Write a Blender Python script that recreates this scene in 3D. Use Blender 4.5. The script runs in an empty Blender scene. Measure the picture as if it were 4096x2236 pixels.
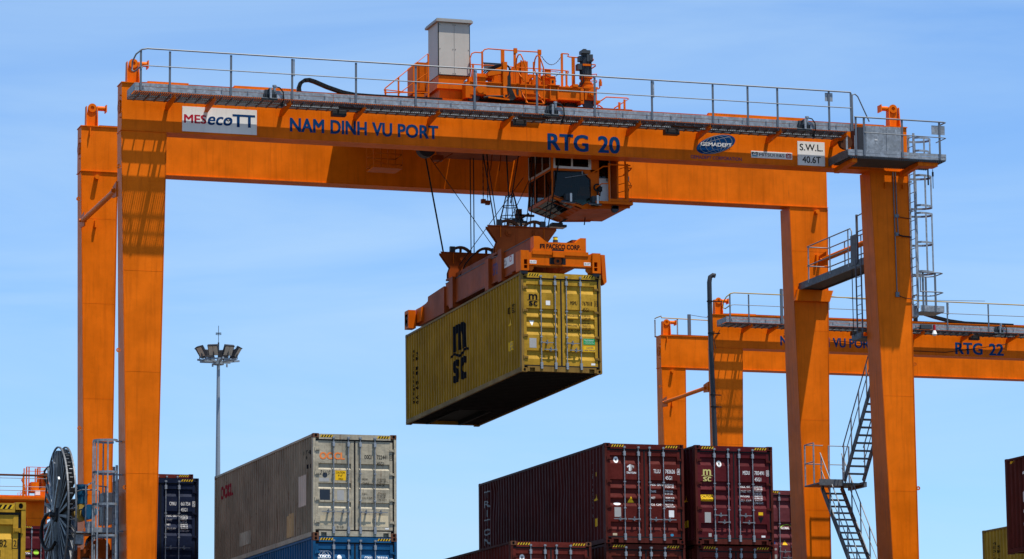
import bpy, bmesh, math, random
from mathutils import Vector, Matrix
random.seed(7)
SC = bpy.context.scene
COL = SC.collection

# ------------------------------------------------------------------ camera
cd = bpy.data.cameras.new("camera")
cam = bpy.data.objects.new("camera", cd)
COL.objects.link(cam)
cd.sensor_width = 36.0
cd.lens = 119.484
cd.clip_start = 1.0
cd.clip_end = 6000.0
R_ = Vector((0.95300283, -0.30282975, -0.00892985))
U_ = Vector((-0.03992922, -0.15476585, 0.98714396))
F_ = Vector((0.30031859, 0.94039443, 0.15958404))
cam.matrix_world = Matrix(((R_.x, U_.x, -F_.x, -18.4009), (R_.y, U_.y, -F_.y, -94.2627),
                           (R_.z, U_.z, -F_.z, 3.4970), (0, 0, 0, 1)))
SC.camera = cam

# ------------------------------------------------------------------ light
SUN = Vector((0.185, -0.27, 1.0)).normalized()
EL = math.asin(SUN.z)
AZ = math.atan2(SUN.x, SUN.y)
W = bpy.data.worlds.new("World")
SC.world = W
W.use_nodes = True
wn = W.node_tree.nodes
wl = W.node_tree.links
wn.clear()
sky = wn.new("ShaderNodeTexSky")
sky.sky_type = 'NISHITA'
sky.sun_disc = False
sky.sun_elevation = EL
sky.sun_rotation = AZ
sky.altitude = 0
sky.air_density = 1.0
sky.dust_density = 0.10
sky.ozone_density = 3.0
tc = wn.new("ShaderNodeTexCoord")
mp = wn.new("ShaderNodeMapping")
mp.inputs['Scale'].default_value = (1.3, 1.3, 9.0)
mp.inputs['Rotation'].default_value = (0.0, 0.0, 0.0)
nz = wn.new("ShaderNodeTexNoise")
nz.inputs['Scale'].default_value = 3.2
nz.inputs['Detail'].default_value = 7.0
nz.inputs['Roughness'].default_value = 0.55
nz.inputs['Distortion'].default_value = 0.6
cr = wn.new("ShaderNodeValToRGB")
cr.color_ramp.elements[0].position = 0.22
cr.color_ramp.elements[0].color = (0.0, 0.0, 0.0, 1)
cr.color_ramp.elements[1].position = 0.80
cr.color_ramp.elements[1].color = (0.70, 0.70, 0.70, 1)
mx = wn.new("ShaderNodeMixRGB")
mx.inputs['Color2'].default_value = (4.3, 6.0, 7.8, 1)
tint = wn.new("ShaderNodeMixRGB")
tint.blend_type = 'MULTIPLY'
tint.inputs['Fac'].default_value = 1.0
tint.inputs['Color2'].default_value = (0.76, 1.035, 1.36, 1)
bg = wn.new("ShaderNodeBackground")
bg.inputs['Strength'].default_value = 0.096
wo = wn.new("ShaderNodeOutputWorld")
wl.new(tc.outputs['Generated'], mp.inputs['Vector'])
wl.new(mp.outputs['Vector'], nz.inputs['Vector'])
wl.new(nz.outputs['Fac'], cr.inputs['Fac'])
wl.new(sky.outputs['Color'], tint.inputs['Color1'])
wl.new(cr.outputs['Color'], mx.inputs['Fac'])
wl.new(tint.outputs['Color'], mx.inputs['Color1'])
wl.new(mx.outputs['Color'], bg.inputs['Color'])
wl.new(bg.outputs['Background'], wo.inputs['Surface'])

sd = bpy.data.lights.new("sun", 'SUN')
sd.energy = 5.0
sd.angle = math.radians(0.5)
sd.color = (1.0, 0.95, 0.87)
so = bpy.data.objects.new("sun", sd)
COL.objects.link(so)
so.rotation_euler = SUN.to_track_quat('Z', 'Y').to_euler()
so.location = (0, 0, 80)

vs = SC.view_settings
vs.view_transform = 'Standard'
vs.look = 'None'
vs.gamma = 1.0
vs.use_curve_mapping = False
vs.exposure = 0.40
SC.cycles.max_bounces = 6
SC.cycles.use_denoising = True

# ------------------------------------------------------------------ mesh builder
class MB:
    def __init__(s):
        s.v = []; s.f = []; s.s = []
    def quadbox(s, p):
        n = len(s.v); s.v += [tuple(q) for q in p]
        for f in ((0, 3, 2, 1), (4, 5, 6, 7), (0, 1, 5, 4), (1, 2, 6, 5), (2, 3, 7, 6), (3, 0, 4, 7)):
            s.f.append(tuple(n + i for i in f)); s.s.append(False)
        return s
    def box(s, x0, x1, y0, y1, z0, z1):
        return s.quadbox(((x0, y0, z0), (x1, y0, z0), (x1, y1, z0), (x0, y1, z0),
                          (x0, y0, z1), (x1, y0, z1), (x1, y1, z1), (x0, y1, z1)))
    def beam(s, a, b, w, h, up=(0, 0, 1)):
        a = Vector(a); b = Vector(b); d = (b - a).normalized(); up = Vector(up)
        if abs(d.dot(up)) > 0.99: up = Vector((0, 1, 0))
        sd_ = d.cross(up).normalized() * (w / 2); u = sd_.cross(d).normalized() * (h / 2)
        return s.quadbox((a - sd_ - u, a + sd_ - u, b + sd_ - u, b - sd_ - u,
                          a - sd_ + u, a + sd_ + u, b + sd_ + u, b - sd_ + u))
    def sweep(s, pts, prof, closed=False, up=(0, 0, 1), smooth=False, caps=True):
        pts = [Vector(p) for p in pts]; N = len(pts); m = len(prof); base = len(s.v); U = Vector(up)
        prev = None
        for i, p in enumerate(pts):
            if closed: d = pts[(i + 1) % N] - pts[i - 1]
            elif i == 0: d = pts[1] - p
            elif i == N - 1: d = p - pts[i - 1]
            else: d = (pts[i + 1] - p).normalized() + (p - pts[i - 1]).normalized()
            if d.length < 1e-9: d = Vector((0, 0, 1))
            d.normalize()
            if prev is None:
                r = d.cross(U)
                if r.length < 0.05: r = d.cross(Vector((1, 0, 0)))
                if r.length < 0.05: r = d.cross(Vector((0, 1, 0)))
            else:
                r = prev - d * prev.dot(d)
                if r.length < 1e-6: r = d.cross(U)
            r.normalize(); prev = r
            u = r.cross(d)
            for (px, py) in prof: s.v.append(tuple(p + r * px + u * py))
        rng = N if closed else N - 1
        for i in range(rng):
            a = base + i * m; b = base + ((i + 1) % N) * m
            for j in range(m):
                k = (j + 1) % m
                s.f.append((a + j, a + k, b + k, b + j)); s.s.append(smooth)
        if caps and not closed:
            n = len(s.v); s.v += s.v[base:base + m]; s.f.append(tuple(n + j for j in range(m))[::-1]); s.s.append(False)
            q = base + (N - 1) * m
            n = len(s.v); s.v += s.v[q:q + m]; s.f.append(tuple(n + j for j in range(m))); s.s.append(False)
        return s
    def path(s, pts, r, n=7, closed=False):
        prof = [(r * math.cos(2 * math.pi * i / n), r * math.sin(2 * math.pi * i / n)) for i in range(n)]
        return s.sweep(pts, prof, closed, smooth=True)
    def tube(s, a, b, r, n=8, r1=None):
        if r1 is None: return s.path((a, b), r, n)
        a = Vector(a); b = Vector(b); d = (b - a).normalized()
        q = d.cross(Vector((0, 0, 1)))
        if q.length < .05: q = d.cross(Vector((1, 0, 0)))
        q.normalize(); w = q.cross(d); base = len(s.v)
        for c, rr in ((a, r), (b, r1)):
            for i in range(n):
                t = 2 * math.pi * i / n
                s.v.append(tuple(c + q * rr * math.cos(t) + w * rr * math.sin(t)))
        for j in range(n):
            k = (j + 1) % n
            s.f.append((base + j, base + k, base + n + k, base + n + j)); s.s.append(True)
        for o in (0, n):
            m = len(s.v); s.v += s.v[base + o:base + o + n]
            fc = tuple(m + j for j in range(n)); s.f.append(fc if o else fc[::-1]); s.s.append(False)
        return s
    def bar(s, pts, w, h, closed=False, up=(0, 0, 1)):
        return s.sweep(pts, [(-w / 2, -h / 2), (w / 2, -h / 2), (w / 2, h / 2), (-w / 2, h / 2)], closed, up)
    def poly(s, pts, axis, a, b):
        """extrude a 2-D outline along an axis: 'x' (y,z), 'y' (x,z), 'z' (x,y)"""
        def P(p, t):
            return {'x': (t, p[0], p[1]), 'y': (p[0], t, p[1]), 'z': (p[0], p[1], t)}[axis]
        n = len(pts); base = len(s.v)
        s.v += [P(p, a) for p in pts] + [P(p, b) for p in pts]
        s.f.append(tuple(base + i for i in range(n))); s.s.append(False)
        s.f.append(tuple(base + n + i for i in range(n))[::-1]); s.s.append(False)
        for i in range(n):
            j = (i + 1) % n
            s.f.append((base + i, base + n + i, base + n + j, base + j)); s.s.append(False)
        return s
    def ring(s, c, axis, r0, r1, t, n=24, a0=0.0, a1=2 * math.pi):
        """flat annulus of thickness t about axis"""
        full = abs(a1 - a0 - 2 * math.pi) < 1e-6
        m = n if full else n + 1; base = len(s.v); c = Vector(c)
        for i in range(m):
            a = a0 + (a1 - a0) * i / n
            ca, sa = math.cos(a), math.sin(a)
            for rr, tt in ((r0, -t / 2), (r1, -t / 2), (r1, t / 2), (r0, t / 2)):
                q = {'x': (tt, rr * ca, rr * sa), 'y': (rr * ca, tt, rr * sa), 'z': (rr * ca, rr * sa, tt)}[axis]
                s.v.append(tuple(c + Vector(q)))
        for i in range(n):
            a = base + 4 * i; b = base + 4 * ((i + 1) % m)
            for j in range(4):
                k = (j + 1) % 4
                s.f.append((a + j, a + k, b + k, b + j)); s.s.append(False)
        return s
    def disc(s, c, axis, r, t, n=16):
        c = Vector(c); ax = {'x': Vector((1, 0, 0)), 'y': Vector((0, 1, 0)), 'z': Vector((0, 0, 1))}[axis]
        return s.tube(c - ax * t / 2, c + ax * t / 2, r, n)
    def quad(s, a, b, c, d):
        n = len(s.v); s.v += [tuple(a), tuple(b), tuple(c), tuple(d)]
        s.f.append((n, n + 1, n + 2, n + 3)); s.s.append(False); return s
    def add(s, verts, faces):
        n = len(s.v); s.v += [tuple(v) for v in verts]
        for f in faces: s.f.append(tuple(n + i for i in f)); s.s.append(False)
        return s
    def mesh(s, name):
        me = bpy.data.meshes.new(name)
        me.from_pydata(s.v, [], s.f)
        me.polygons.foreach_set('use_smooth', s.s)
        me.update()
        bm = bmesh.new(); bm.from_mesh(me)
        bmesh.ops.recalc_face_normals(bm, faces=bm.faces); bm.to_mesh(me); bm.free()
        return me
    def build(s, name, mat, parent=None):
        return link(name, s.mesh(name), mat, parent)

def link(name, me, mat, parent=None):
    o = bpy.data.objects.new(name, me); COL.objects.link(o)
    if not me.materials: me.materials.append(mat)
    if me.materials[0] != mat:
        o.material_slots[0].link = 'OBJECT'; o.material_slots[0].material = mat
    if parent is not None: o.parent = parent
    return o

def thing(name, label, cat, loc=(0, 0, 0), group=None, rz=0.0, rx=0.0):
    o = bpy.data.objects.new(name, None); COL.objects.link(o)
    o.location = loc; o.rotation_euler = (rx, 0, rz); o.empty_display_size = 0.3
    return tag(o, label, cat, group)

def tag(o, label, cat, group=None):
    o['label'] = label; o['category'] = cat
    if group: o['group'] = group
    return o

def stuff(o):
    o['kind'] = 'stuff'; return o

# ------------------------------------------------------------------ materials
def nodes(name):
    m = bpy.data.materials.new(name); m.use_nodes = True
    t = m.node_tree; return m, t.nodes, t.links, t.nodes['Principled BSDF']

def noise(n, l, vec, scale, detail=5.0, rough=0.6, dist=0.0):
    t = n.new("ShaderNodeTexNoise"); t.inputs['Scale'].default_value = scale
    t.inputs['Detail'].default_value = detail; t.inputs['Roughness'].default_value = rough
    t.inputs['Distortion'].default_value = dist
    if vec is not None: l.new(vec, t.inputs['Vector'])
    return t.outputs['Fac']

def ramp(n, l, fac, a, b, ca=(0, 0, 0, 1), cb=(1, 1, 1, 1)):
    r = n.new("ShaderNodeValToRGB"); e = r.color_ramp.elements
    e[0].position = a; e[0].color = ca; e[1].position = b; e[1].color = cb
    l.new(fac, r.inputs['Fac']); return r.outputs['Color']

def mix(n, l, fac, a, b, mode='MIX'):
    m = n.new("ShaderNodeMixRGB"); m.blend_type = mode
    for k, v in (('Fac', fac), ('Color1', a), ('Color2', b)):
        if hasattr(v, 'is_linked'): l.new(v, m.inputs[k])
        elif isinstance(v, (int, float)): m.inputs[k].default_value = v
        else: m.inputs[k].default_value = (*v[:3], 1)
    return m.outputs['Color']

def mapped(n, l, scale, off=(0, 0, 0)):
    t = n.new("ShaderNodeTexCoord"); m = n.new("ShaderNodeMapping")
    m.inputs['Scale'].default_value = scale; m.inputs['Location'].default_value = off
    l.new(t.outputs['Object'], m.inputs['Vector']); return m.outputs['Vector']

def paint(name, col, rough=0.45, fade=0.22, rust=0.0, streak=0.0, metal=0.0, spec=0.07, bump=0.15, rustcol=(0.11, 0.032, 0.012), off=0.0, fine=18.0, coat=0.0, dent=False):
    m, n, l, p = nodes(name)
    v1 = mapped(n, l, (1, 1, 1), (off, off, off)); v2 = mapped(n, l, (5.5, 5.5, 0.32), (off, 1.7, off))
    dark = tuple(c * (1 - fade) for c in col); lite = tuple(min(1, c * (1 + fade * 0.55) + 0.012 * fade) for c in col)
    c = mix(n, l, ramp(n, l, noise(n, l, v1, 0.9, 6, 0.62), 0.34, 0.68), dark, lite)
    c = mix(n, l, mix(n, l, 1.0, ramp(n, l, noise(n, l, v1, fine, 4, 0.7), 0.30, 0.75), (0.5 * fade,) * 3, 'MULTIPLY'), c, tuple(x * 0.6 for x in col))
    if streak:
        s = ramp(n, l, noise(n, l, v2, 1.6, 6, 0.65), 0.50, 0.74)
        c = mix(n, l, mix(n, l, 1.0, s, (streak,) * 3, 'MULTIPLY'), c, tuple(x * 0.42 for x in col))
    rr = rough
    if rust:
        k = ramp(n, l, noise(n, l, v2, 2.3, 9, 0.72, 0.4), 0.66 - 0.1 * rust, 0.74 - 0.06 * rust)
        k2 = ramp(n, l, noise(n, l, v1, 7.0, 9, 0.75), 0.67 - 0.08 * rust, 0.72 - 0.04 * rust)
        k = mix(n, l, 1.0, k, k2, 'LIGHTEN')
        rc = mix(n, l, noise(n, l, v1, 26, 4), rustcol, tuple(x * 2.1 for x in rustcol))
        c = mix(n, l, mix(n, l, 1.0, k, (min(1, 0.55 + rust * .4),) * 3, 'MULTIPLY'), c, rc)
    l.new(c, p.inputs['Base Color'])
    rv = n.new("ShaderNodeMapRange"); rv.inputs['To Min'].default_value = rough - 0.08; rv.inputs['To Max'].default_value = rough + 0.14
    l.new(noise(n, l, v1, 3.0, 5), rv.inputs['Value']); l.new(rv.outputs['Result'], p.inputs['Roughness'])
    p.inputs['Metallic'].default_value = metal
    p.inputs['Specular IOR Level'].default_value = spec
    if coat:
        p.inputs['Coat Weight'].default_value = coat; p.inputs['Coat Roughness'].default_value = 0.25
    if bump:
        b = n.new("ShaderNodeBump"); b.inputs['Strength'].default_value = bump; b.inputs['Distance'].default_value = 0.05 if dent else 0.02
        l.new(noise(n, l, v1, 2.2, 3), b.inputs['Height']); l.new(b.outputs['Normal'], p.inputs['Normal'])
    return m

def plain(name, col, rough=0.5, metal=0.0, spec=0.12):
    m, n, l, p = nodes(name)
    v = mapped(n, l, (1, 1, 1))
    c = mix(n, l, noise(n, l, v, 9.0, 5, 0.7), tuple(x * 0.82 for x in col), tuple(min(1, x * 1.14) for x in col))
    l.new(c, p.inputs['Base Color']); p.inputs['Roughness'].default_value = rough
    p.inputs['Metallic'].default_value = metal; p.inputs['Specular IOR Level'].default_value = spec
    return m

def galvanised(name, col=(0.27, 0.29, 0.31), rough=0.5, metal=0.5):
    m, n, l, p = nodes(name)
    v = mapped(n, l, (1, 1, 1))
    vo = n.new("ShaderNodeTexVoronoi"); vo.inputs['Scale'].default_value = 16.0; l.new(v, vo.inputs['Vector'])
    sp = ramp(n, l, vo.outputs['Color'], 0.1, 0.9, (*[c * 0.72 for c in col], 1), (*[min(1, c * 1.35) for c in col], 1))
    c = mix(n, l, ramp(n, l, noise(n, l, v, 2.5, 6, 0.65), 0.4, 0.7), sp, tuple(x * 0.7 for x in col))
    l.new(c, p.inputs['Base Color']); p.inputs['Metallic'].default_value = metal
    r = n.new("ShaderNodeMapRange"); r.inputs['To Min'].default_value = rough - .1; r.inputs['To Max'].default_value = rough + .2
    l.new(noise(n, l, v, 8, 4), r.inputs['Value']); l.new(r.outputs['Result'], p.inputs['Roughness'])
    return m

def glass(name, tintc=(0.27, 0.35, 0.31)):
    m = bpy.data.materials.new(name); m.use_nodes = True
    n = m.node_tree.nodes; l = m.node_tree.links; n.clear()
    o = n.new("ShaderNodeOutputMaterial"); mxs = n.new("ShaderNodeMixShader")
    tr = n.new("ShaderNodeBsdfTransparent"); tr.inputs['Color'].default_value = (*tintc, 1)
    gl = n.new("ShaderNodeBsdfGlossy"); gl.inputs['Roughness'].default_value = 0.03
    fr = n.new("ShaderNodeFresnel"); fr.inputs['IOR'].default_value = 1.33
    l.new(fr.outputs['Fac'], mxs.inputs['Fac']); l.new(tr.outputs['BSDF'], mxs.inputs[1]); l.new(gl.outputs['BSDF'], mxs.inputs[2])
    l.new(mxs.outputs['Shader'], o.inputs['Surface']); return m

ORG = (0.77, 0.146, 0.0)
M = {}
M['orange'] = paint('orange_paint', ORG, 0.42, 0.20, 0.14, 0.42, bump=0.10, rustcol=(0.16, 0.035, 0.006))
M['orange_worn_shaded'] = paint('orange_paint_worn_shaded', (0.60, 0.112, 0.002), 0.45, 0.24, 0.12, 0.35, off=4.0)  # worn tone, also used as painted shade on the cab shell
M['orange_grimy_shaded'] = paint('grimy_shaded_orange_paint', (0.33, 0.060, 0.008), 0.5, 0.34, 0.35, 0.55, off=6.0)  # spreader orange darkened for grime and for the shade under the trolley
M['orange_dirty_shaded'] = paint('orange_paint_greasy_shaded', (0.27, 0.048, 0.004), 0.5, 0.35, 0.25, 0.5, off=9.0)  # greasy tone, also used as painted shade on the distant rear girder
M['galv'] = galvanised('galvanised_steel')
M['galv_dark'] = galvanised('galvanised_steel_weathered', (0.11, 0.117, 0.125), 0.55, 0.45)
M['rail'] = plain('zinc_tube', (0.20, 0.21, 0.22), 0.5, 0.35)
M['post'] = plain('weathered_zinc_bar', (0.13, 0.145, 0.165), 0.5, 0.5)
M['yellow_rail'] = plain('yellow_rail_paint', (0.40, 0.25, 0.03), 0.5)
M['grating'] = plain('grating_steel', (0.14, 0.145, 0.15), 0.6, 0.4)
M['underside'] = plain('black_underside_coating', (0.006, 0.006, 0.006), 0.8, 0.0, 0.1)
M['member'] = plain('painted_cross_member', (0.022, 0.021, 0.020), 0.8, 0.0, 0.1)
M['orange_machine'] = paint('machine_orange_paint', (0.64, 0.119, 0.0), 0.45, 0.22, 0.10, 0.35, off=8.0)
M['steel'] = plain('dark_steel', (0.05, 0.05, 0.055), 0.5, 0.6)
M['black'] = plain('black_rubber', (0.012, 0.012, 0.013), 0.6)
M['rope'] = plain('greased_wire_rope', (0.012, 0.011, 0.010), 0.55, 0.3)
M['rust'] = plain('rusty_steel', (0.085, 0.03, 0.014), 0.8)
M['grey'] = paint('grey_cabinet_paint', (0.48, 0.435, 0.375), 0.42, 0.08, 0, 0.1, bump=0.05)
M['grey_edge'] = plain('grey_cabinet_edge', (0.30, 0.29, 0.27), 0.45)
M['white'] = plain('white_paint', (0.74, 0.73, 0.70), 0.45)
M['sign'] = paint('sign_plate_white', (0.80, 0.77, 0.74), 0.4, 0.08, 0, 0.18, bump=0.02)
M['blue_ink'] = plain('blue_lettering', (0.004, 0.043, 0.150), 0.55, 0.0, 0.03)
M['navy_ink'] = plain('navy_lettering', (0.045, 0.03, 0.14), 0.5)
M['red_ink'] = plain('red_lettering', (0.42, 0.012, 0.03), 0.45)
M['cyan_ink'] = plain('cyan_lettering', (0.04, 0.26, 0.42), 0.45)
M['black_ink'] = plain('black_lettering', (0.009, 0.009, 0.012), 0.7, 0.0, 0.02)
M['white_ink'] = plain('white_lettering', (0.78, 0.77, 0.75), 0.5)
M['orange_ink'] = plain('orange_lettering', (0.80, 0.22, 0.05), 0.5)
M['yellow_ink'] = plain('pale_yellow_lettering', (0.56, 0.50, 0.17), 0.5)
M['hazard'] = plain('hazard_yellow', (0.62, 0.38, 0.02), 0.5)
M['caution'] = plain('caution_yellow', (0.78, 0.45, 0.01), 0.5)
M['green'] = plain('green_sticker', (0.02, 0.30, 0.10), 0.5)
M['lime'] = plain('lime_sticker', (0.30, 0.55, 0.03), 0.5)
M['paper'] = plain('grey_sticker', (0.36, 0.35, 0.33), 0.5)
M['darkblue'] = plain('dark_panel', (0.025, 0.035, 0.05), 0.4)
M['bluemotor'] = plain('blue_motor_paint', (0.012, 0.085, 0.17), 0.4)
M['brass'] = plain('yellow_gear_paint', (0.42, 0.26, 0.05), 0.45)
M['lamp'] = plain('lamp_lens', (0.62, 0.50, 0.38), 0.25)
M['red'] = plain('red_plastic', (0.45, 0.012, 0.02), 0.4)
M['glass'] = glass('tinted_cab_glass')
M['glass_clear'] = glass('floor_glass', (0.86, 0.90, 0.92))
M['alu'] = plain('aluminium_frame', (0.55, 0.53, 0.50), 0.4, 0.4)
M['motor'] = plain('charcoal_motor_paint', (0.05, 0.058, 0.066), 0.42)
M['mast'] = plain('mast_zinc', (0.26, 0.30, 0.34), 0.5, 0.3)
M['beacon'] = plain('beacon_yellow', (0.75, 0.66, 0.03), 0.3)

# ------------------------------------------------------------------ lettering
_tc = {}
def text_geo(s, bold=0.0, res=3):
    bold = 0.0; k = (s, bold)
    if k in _tc: return _tc[k]
    cu = bpy.data.curves.new('t', 'FONT'); cu.body = s; cu.size = 1.0; cu.offset = bold
    cu.resolution_u = res; cu.fill_mode = 'FRONT'
    o = bpy.data.objects.new('t', cu)
    me = bpy.data.meshes.new_from_object(o)
    v = [(p.co.x, p.co.y) for p in me.vertices]; f = [tuple(q.vertices) for q in me.polygons]
    x0 = min(p[0] for p in v); x1 = max(p[0] for p in v); y0 = min(p[1] for p in v); y1 = max(p[1] for p in v)
    v = [((p[0] - x0) / (x1 - x0), (p[1] - y0) / (y1 - y0)) for p in v]
    bpy.data.objects.remove(o); bpy.data.curves.remove(cu); bpy.data.meshes.remove(me)
    _tc[k] = (v, f, (x1 - x0) / (y1 - y0)); return _tc[k]

class Ink:
    """flat print collected in (u, v) and then laid on a surface"""
    def __init__(s): s.v = []; s.f = []; s.d = 0.0; s.it = None
    def text(s, t, u0, u1, v0, v1, bold=0.02, shear=0.0):
        v, f, a = text_geo(t)
        if bold > 0.006:                                        # thicken the strokes by overprinting slightly shifted copies
            h = v1 - v0; b = bold * h * 0.9; bx = min(b, 0.25 * (u1 - u0)); by = min(b * 0.55, 0.12 * h)
            nx = max(2, int(2 * bx / (0.085 * h)) + 2) if bold > 0.03 else 2; ny = max(2, int(2 * by / (0.085 * h)) + 2) if bold > 0.015 else 1
            for i in range(nx):
                for j in range(ny):
                    dx = 2 * i / (nx - 1) - 1; dy = 2 * j / (ny - 1) - 1 if ny > 1 else 0.0
                    s.text(t, u0 + bx + dx * bx, u1 - bx + dx * bx, v0 + by + dy * by, v1 - by + dy * by, 0.0, shear)
            return s
        n = len(s.v); s.d += 2e-4; s.v += [(u0 + p[0] * (u1 - u0) + shear * p[1] * (v1 - v0), v0 + p[1] * (v1 - v0), s.d) for p in v]
        s.f += [tuple(n + i for i in q) for q in f]; return s
    def poly(s, pts):
        s.d += 2e-4; n = len(s.v); s.v += [(p[0], p[1], s.d) for p in pts]; s.f.append(tuple(range(n, n + len(pts)))); return s
    def rect(s, u0, u1, v0, v1): return s.poly([(u0, v0), (u1, v0), (u1, v1), (u0, v1)])
    def ell(s, cu, cv, ru, rv, rot=0.0, n=28):
        c, d = math.cos(rot), math.sin(rot)
        return s.poly([(cu + ru * math.cos(t) * c - rv * math.sin(t) * d, cv + ru * math.cos(t) * d + rv * math.sin(t) * c)
                       for t in [2 * math.pi * i / n for i in range(n)]])
    def line(s, pts, w):
        for (a, b) in zip(pts, pts[1:]):
            dx, dy = b[0] - a[0], b[1] - a[1]; L = math.hypot(dx, dy) or 1; ox, oy = -dy / L * w / 2, dx / L * w / 2
            s.poly([(a[0] + ox, a[1] + oy), (b[0] + ox, b[1] + oy), (b[0] - ox, b[1] - oy), (a[0] - ox, a[1] - oy)])
        return s
    def frame(s, u0, u1, v0, v1, w): return s.line([(u0, v0), (u1, v0), (u1, v1), (u0, v1), (u0, v0)], w)
    def lay(s, name, mat, fn, parent, ucuts=(), vcuts=()):
        if not s.v: return None
        # words and marks that stand well apart become objects of their own
        B = []
        for q in s.f:
            us = [s.v[i][0] for i in q]; ws = [s.v[i][1] for i in q]; B.append([min(us), max(us), min(ws), max(ws), [q]])
        G = 0.13; done = False
        while not done:
            done = True; out = []
            for b in B:
                for o in out:
                    if b[0] < o[1] + G and o[0] < b[1] + G and b[2] < o[3] + G and o[2] < b[3] + G:
                        o[0] = min(o[0], b[0]); o[1] = max(o[1], b[1]); o[2] = min(o[2], b[2]); o[3] = max(o[3], b[3]); o[4] += b[4]; done = False; break
                else: out.append(b)
            B = out
        res = None
        for b in B:
            t = Ink(); mp_ = {}
            for q in b[4]:
                for i in q:
                    if i not in mp_: mp_[i] = len(t.v); t.v.append(s.v[i])
                t.f.append(tuple(mp_[i] for i in q))
            res = t._lay(name, mat, fn, parent, ucuts, vcuts)
        return res
    def _lay(s, name, mat, fn, parent, ucuts=(), vcuts=()):
        bm = bmesh.new(); vv = [bm.verts.new(p) for p in s.v]
        for q in s.f:
            try: bm.faces.new([vv[i] for i in q])
            except ValueError: pass
        us = [p[0] for p in s.v]; vss = [p[1] for p in s.v]
        for c in ucuts:
            if min(us) < c < max(us):
                bmesh.ops.bisect_plane(bm, geom=bm.verts[:] + bm.edges[:] + bm.faces[:], plane_co=(c, 0, 0), plane_no=(1, 0, 0))
        for c in vcuts:
            if min(vss) < c < max(vss):
                bmesh.ops.bisect_plane(bm, geom=bm.verts[:] + bm.edges[:] + bm.faces[:], plane_co=(0, c, 0), plane_no=(0, 1, 0))
        for p in bm.verts: p.co = Vector(fn(p.co.x, p.co.y, p.co.z))
        me = bpy.data.meshes.new(name); bm.to_mesh(me); bm.free()
        return link(name, me, mat, parent)

def arc(c, r, a0, a1, n, plane='xz', other=0.0):
    out = []
    for i in range(n + 1):
        a = a0 + (a1 - a0) * i / n; x = c[0] + r * math.cos(a); z = c[1] + r * math.sin(a)
        out.append({'xz': (x, other, z), 'yz': (other, x, z), 'xy': (x, z, other)}[plane])
    return out
# ------------------------------------------------------------------ ground
gm, gn, gl_, gp = nodes('sunlit_concrete_yard')
gv = mapped(gn, gl_, (1, 1, 1))
gl_.new(mix(gn, gl_, noise(gn, gl_, gv, 0.15, 8, 0.7), (0.060, 0.050, 0.038), (0.095, 0.079, 0.060)), gp.inputs['Base Color'])
gp.inputs['Roughness'].default_value = 0.9
g = MB().quad((-2500, -2500, 0), (2500, -2500, 0), (2500, 2500, 0), (-2500, 2500, 0)).build('ground', gm)
g['kind'] = 'structure'

# ------------------------------------------------------------------ shipping containers
CW, CL, CH = 2.438, 12.192, 2.896
DZ0, DZ1 = 0.205, 2.695
BARS = (0.60, 1.03, 1.375, 1.80)
DOORS = ((0.085, 1.196), (1.242, 2.316))
def door_profile(style):
    """(z, y) from the top down; y is the depth behind the front plane"""
    if style == 'A': zs = [(0.255, 0.305, 0.325), (0.475, 0.522, 0.540), (0.690, 0.738, 0.756)]
    else: zs = [(0.060, 0.120, 0.155), (0.340, 0.398, 0.436), (0.446, 0.503, 0.545), (0.560, 0.615, 0.650), (0.832, 0.892, 0.930)]
    H = DZ1 - DZ0; out = [(DZ1 - 0.02, 0.034)]
    for a, b, c in zs:
        za, zb, zc = DZ1 - a * H, DZ1 - b * H, DZ1 - c * H
        out += [(za, 0.034), (za - 0.018, 0.072), (zb, 0.072), (zc, 0.034)]
    out.append((DZ0 + 0.02, 0.034)); return out
def prof_y(style, z):
    p = door_profile(style)
    for (z0, y0), (z1, y1) in zip(p, p[1:]):
        if z1 <= z <= z0: return y0 + (y1 - y0) * (z0 - z) / (z0 - z1 + 1e-9)
    return 0.034
NR = 43
SY0, SY1 = 0.16, 12.03
def side_breaks():
    P = (SY1 - SY0) / NR; out = []
    for i in range(NR):
        b = SY0 + i * P
        out += [(b, 0.012), (b + 0.34 * P, 0.012), (b + 0.50 * P, 0.060), (b + 0.84 * P, 0.060)]
    out.append((SY1, 0.012)); return out
SB = side_breaks()
def side_x(y):
    if y <= SY0 or y >= SY1: return 0.012
    P = (SY1 - SY0) / NR; i = min(len(SB) - 2, int((y - SY0) / P) * 4)
    for j in range(max(0, i - 1), min(len(SB) - 1, i + 5)):
        (a, xa), (b, xb) = SB[j], SB[j + 1]
        if a <= y <= b: return xa + (xb - xa) * (y - a) / (b - a + 1e-9)
    return 0.012
_cm = {}
def cmesh(key, fn):
    if key not in _cm: _cm[key] = fn().mesh(key.split('|')[0])
    return _cm[key]
def casting_mb():
    m = MB(); a, b, h = 0.176, 0.162, 0.118
    m.box(0.004, a, 0.045, b, 0, h)
    n = 10; hole = [(a / 2 + 0.038 * math.cos(t), h / 2 + 0.046 * math.sin(t)) for t in [2 * math.pi * i / n for i in range(n)]]
    sq = []
    for i in range(n):
        t = 2 * math.pi * i / n; c, s = math.cos(t), math.sin(t); k = min((a / 2 - .002) / max(abs(c), 1e-6), (h / 2) / max(abs(s), 1e-6))
        sq.append((a / 2 + .002 + c * k, h / 2 + s * k))
    V = [(p[0], 0, p[1]) for p in sq] + [(p[0], 0, p[1]) for p in hole] + [(p[0], 0.046, p[1]) for p in hole] + [(p[0], 0.045, p[1]) for p in sq]
    Fc = []
    for i in range(n):
        j = (i + 1) % n
        Fc += [(i, j, n + j, n + i), (n + i, n + j, 2 * n + j, 2 * n + i), (j, i, 3 * n + i, 3 * n + j)]
    m.add(V, Fc); return m
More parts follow.
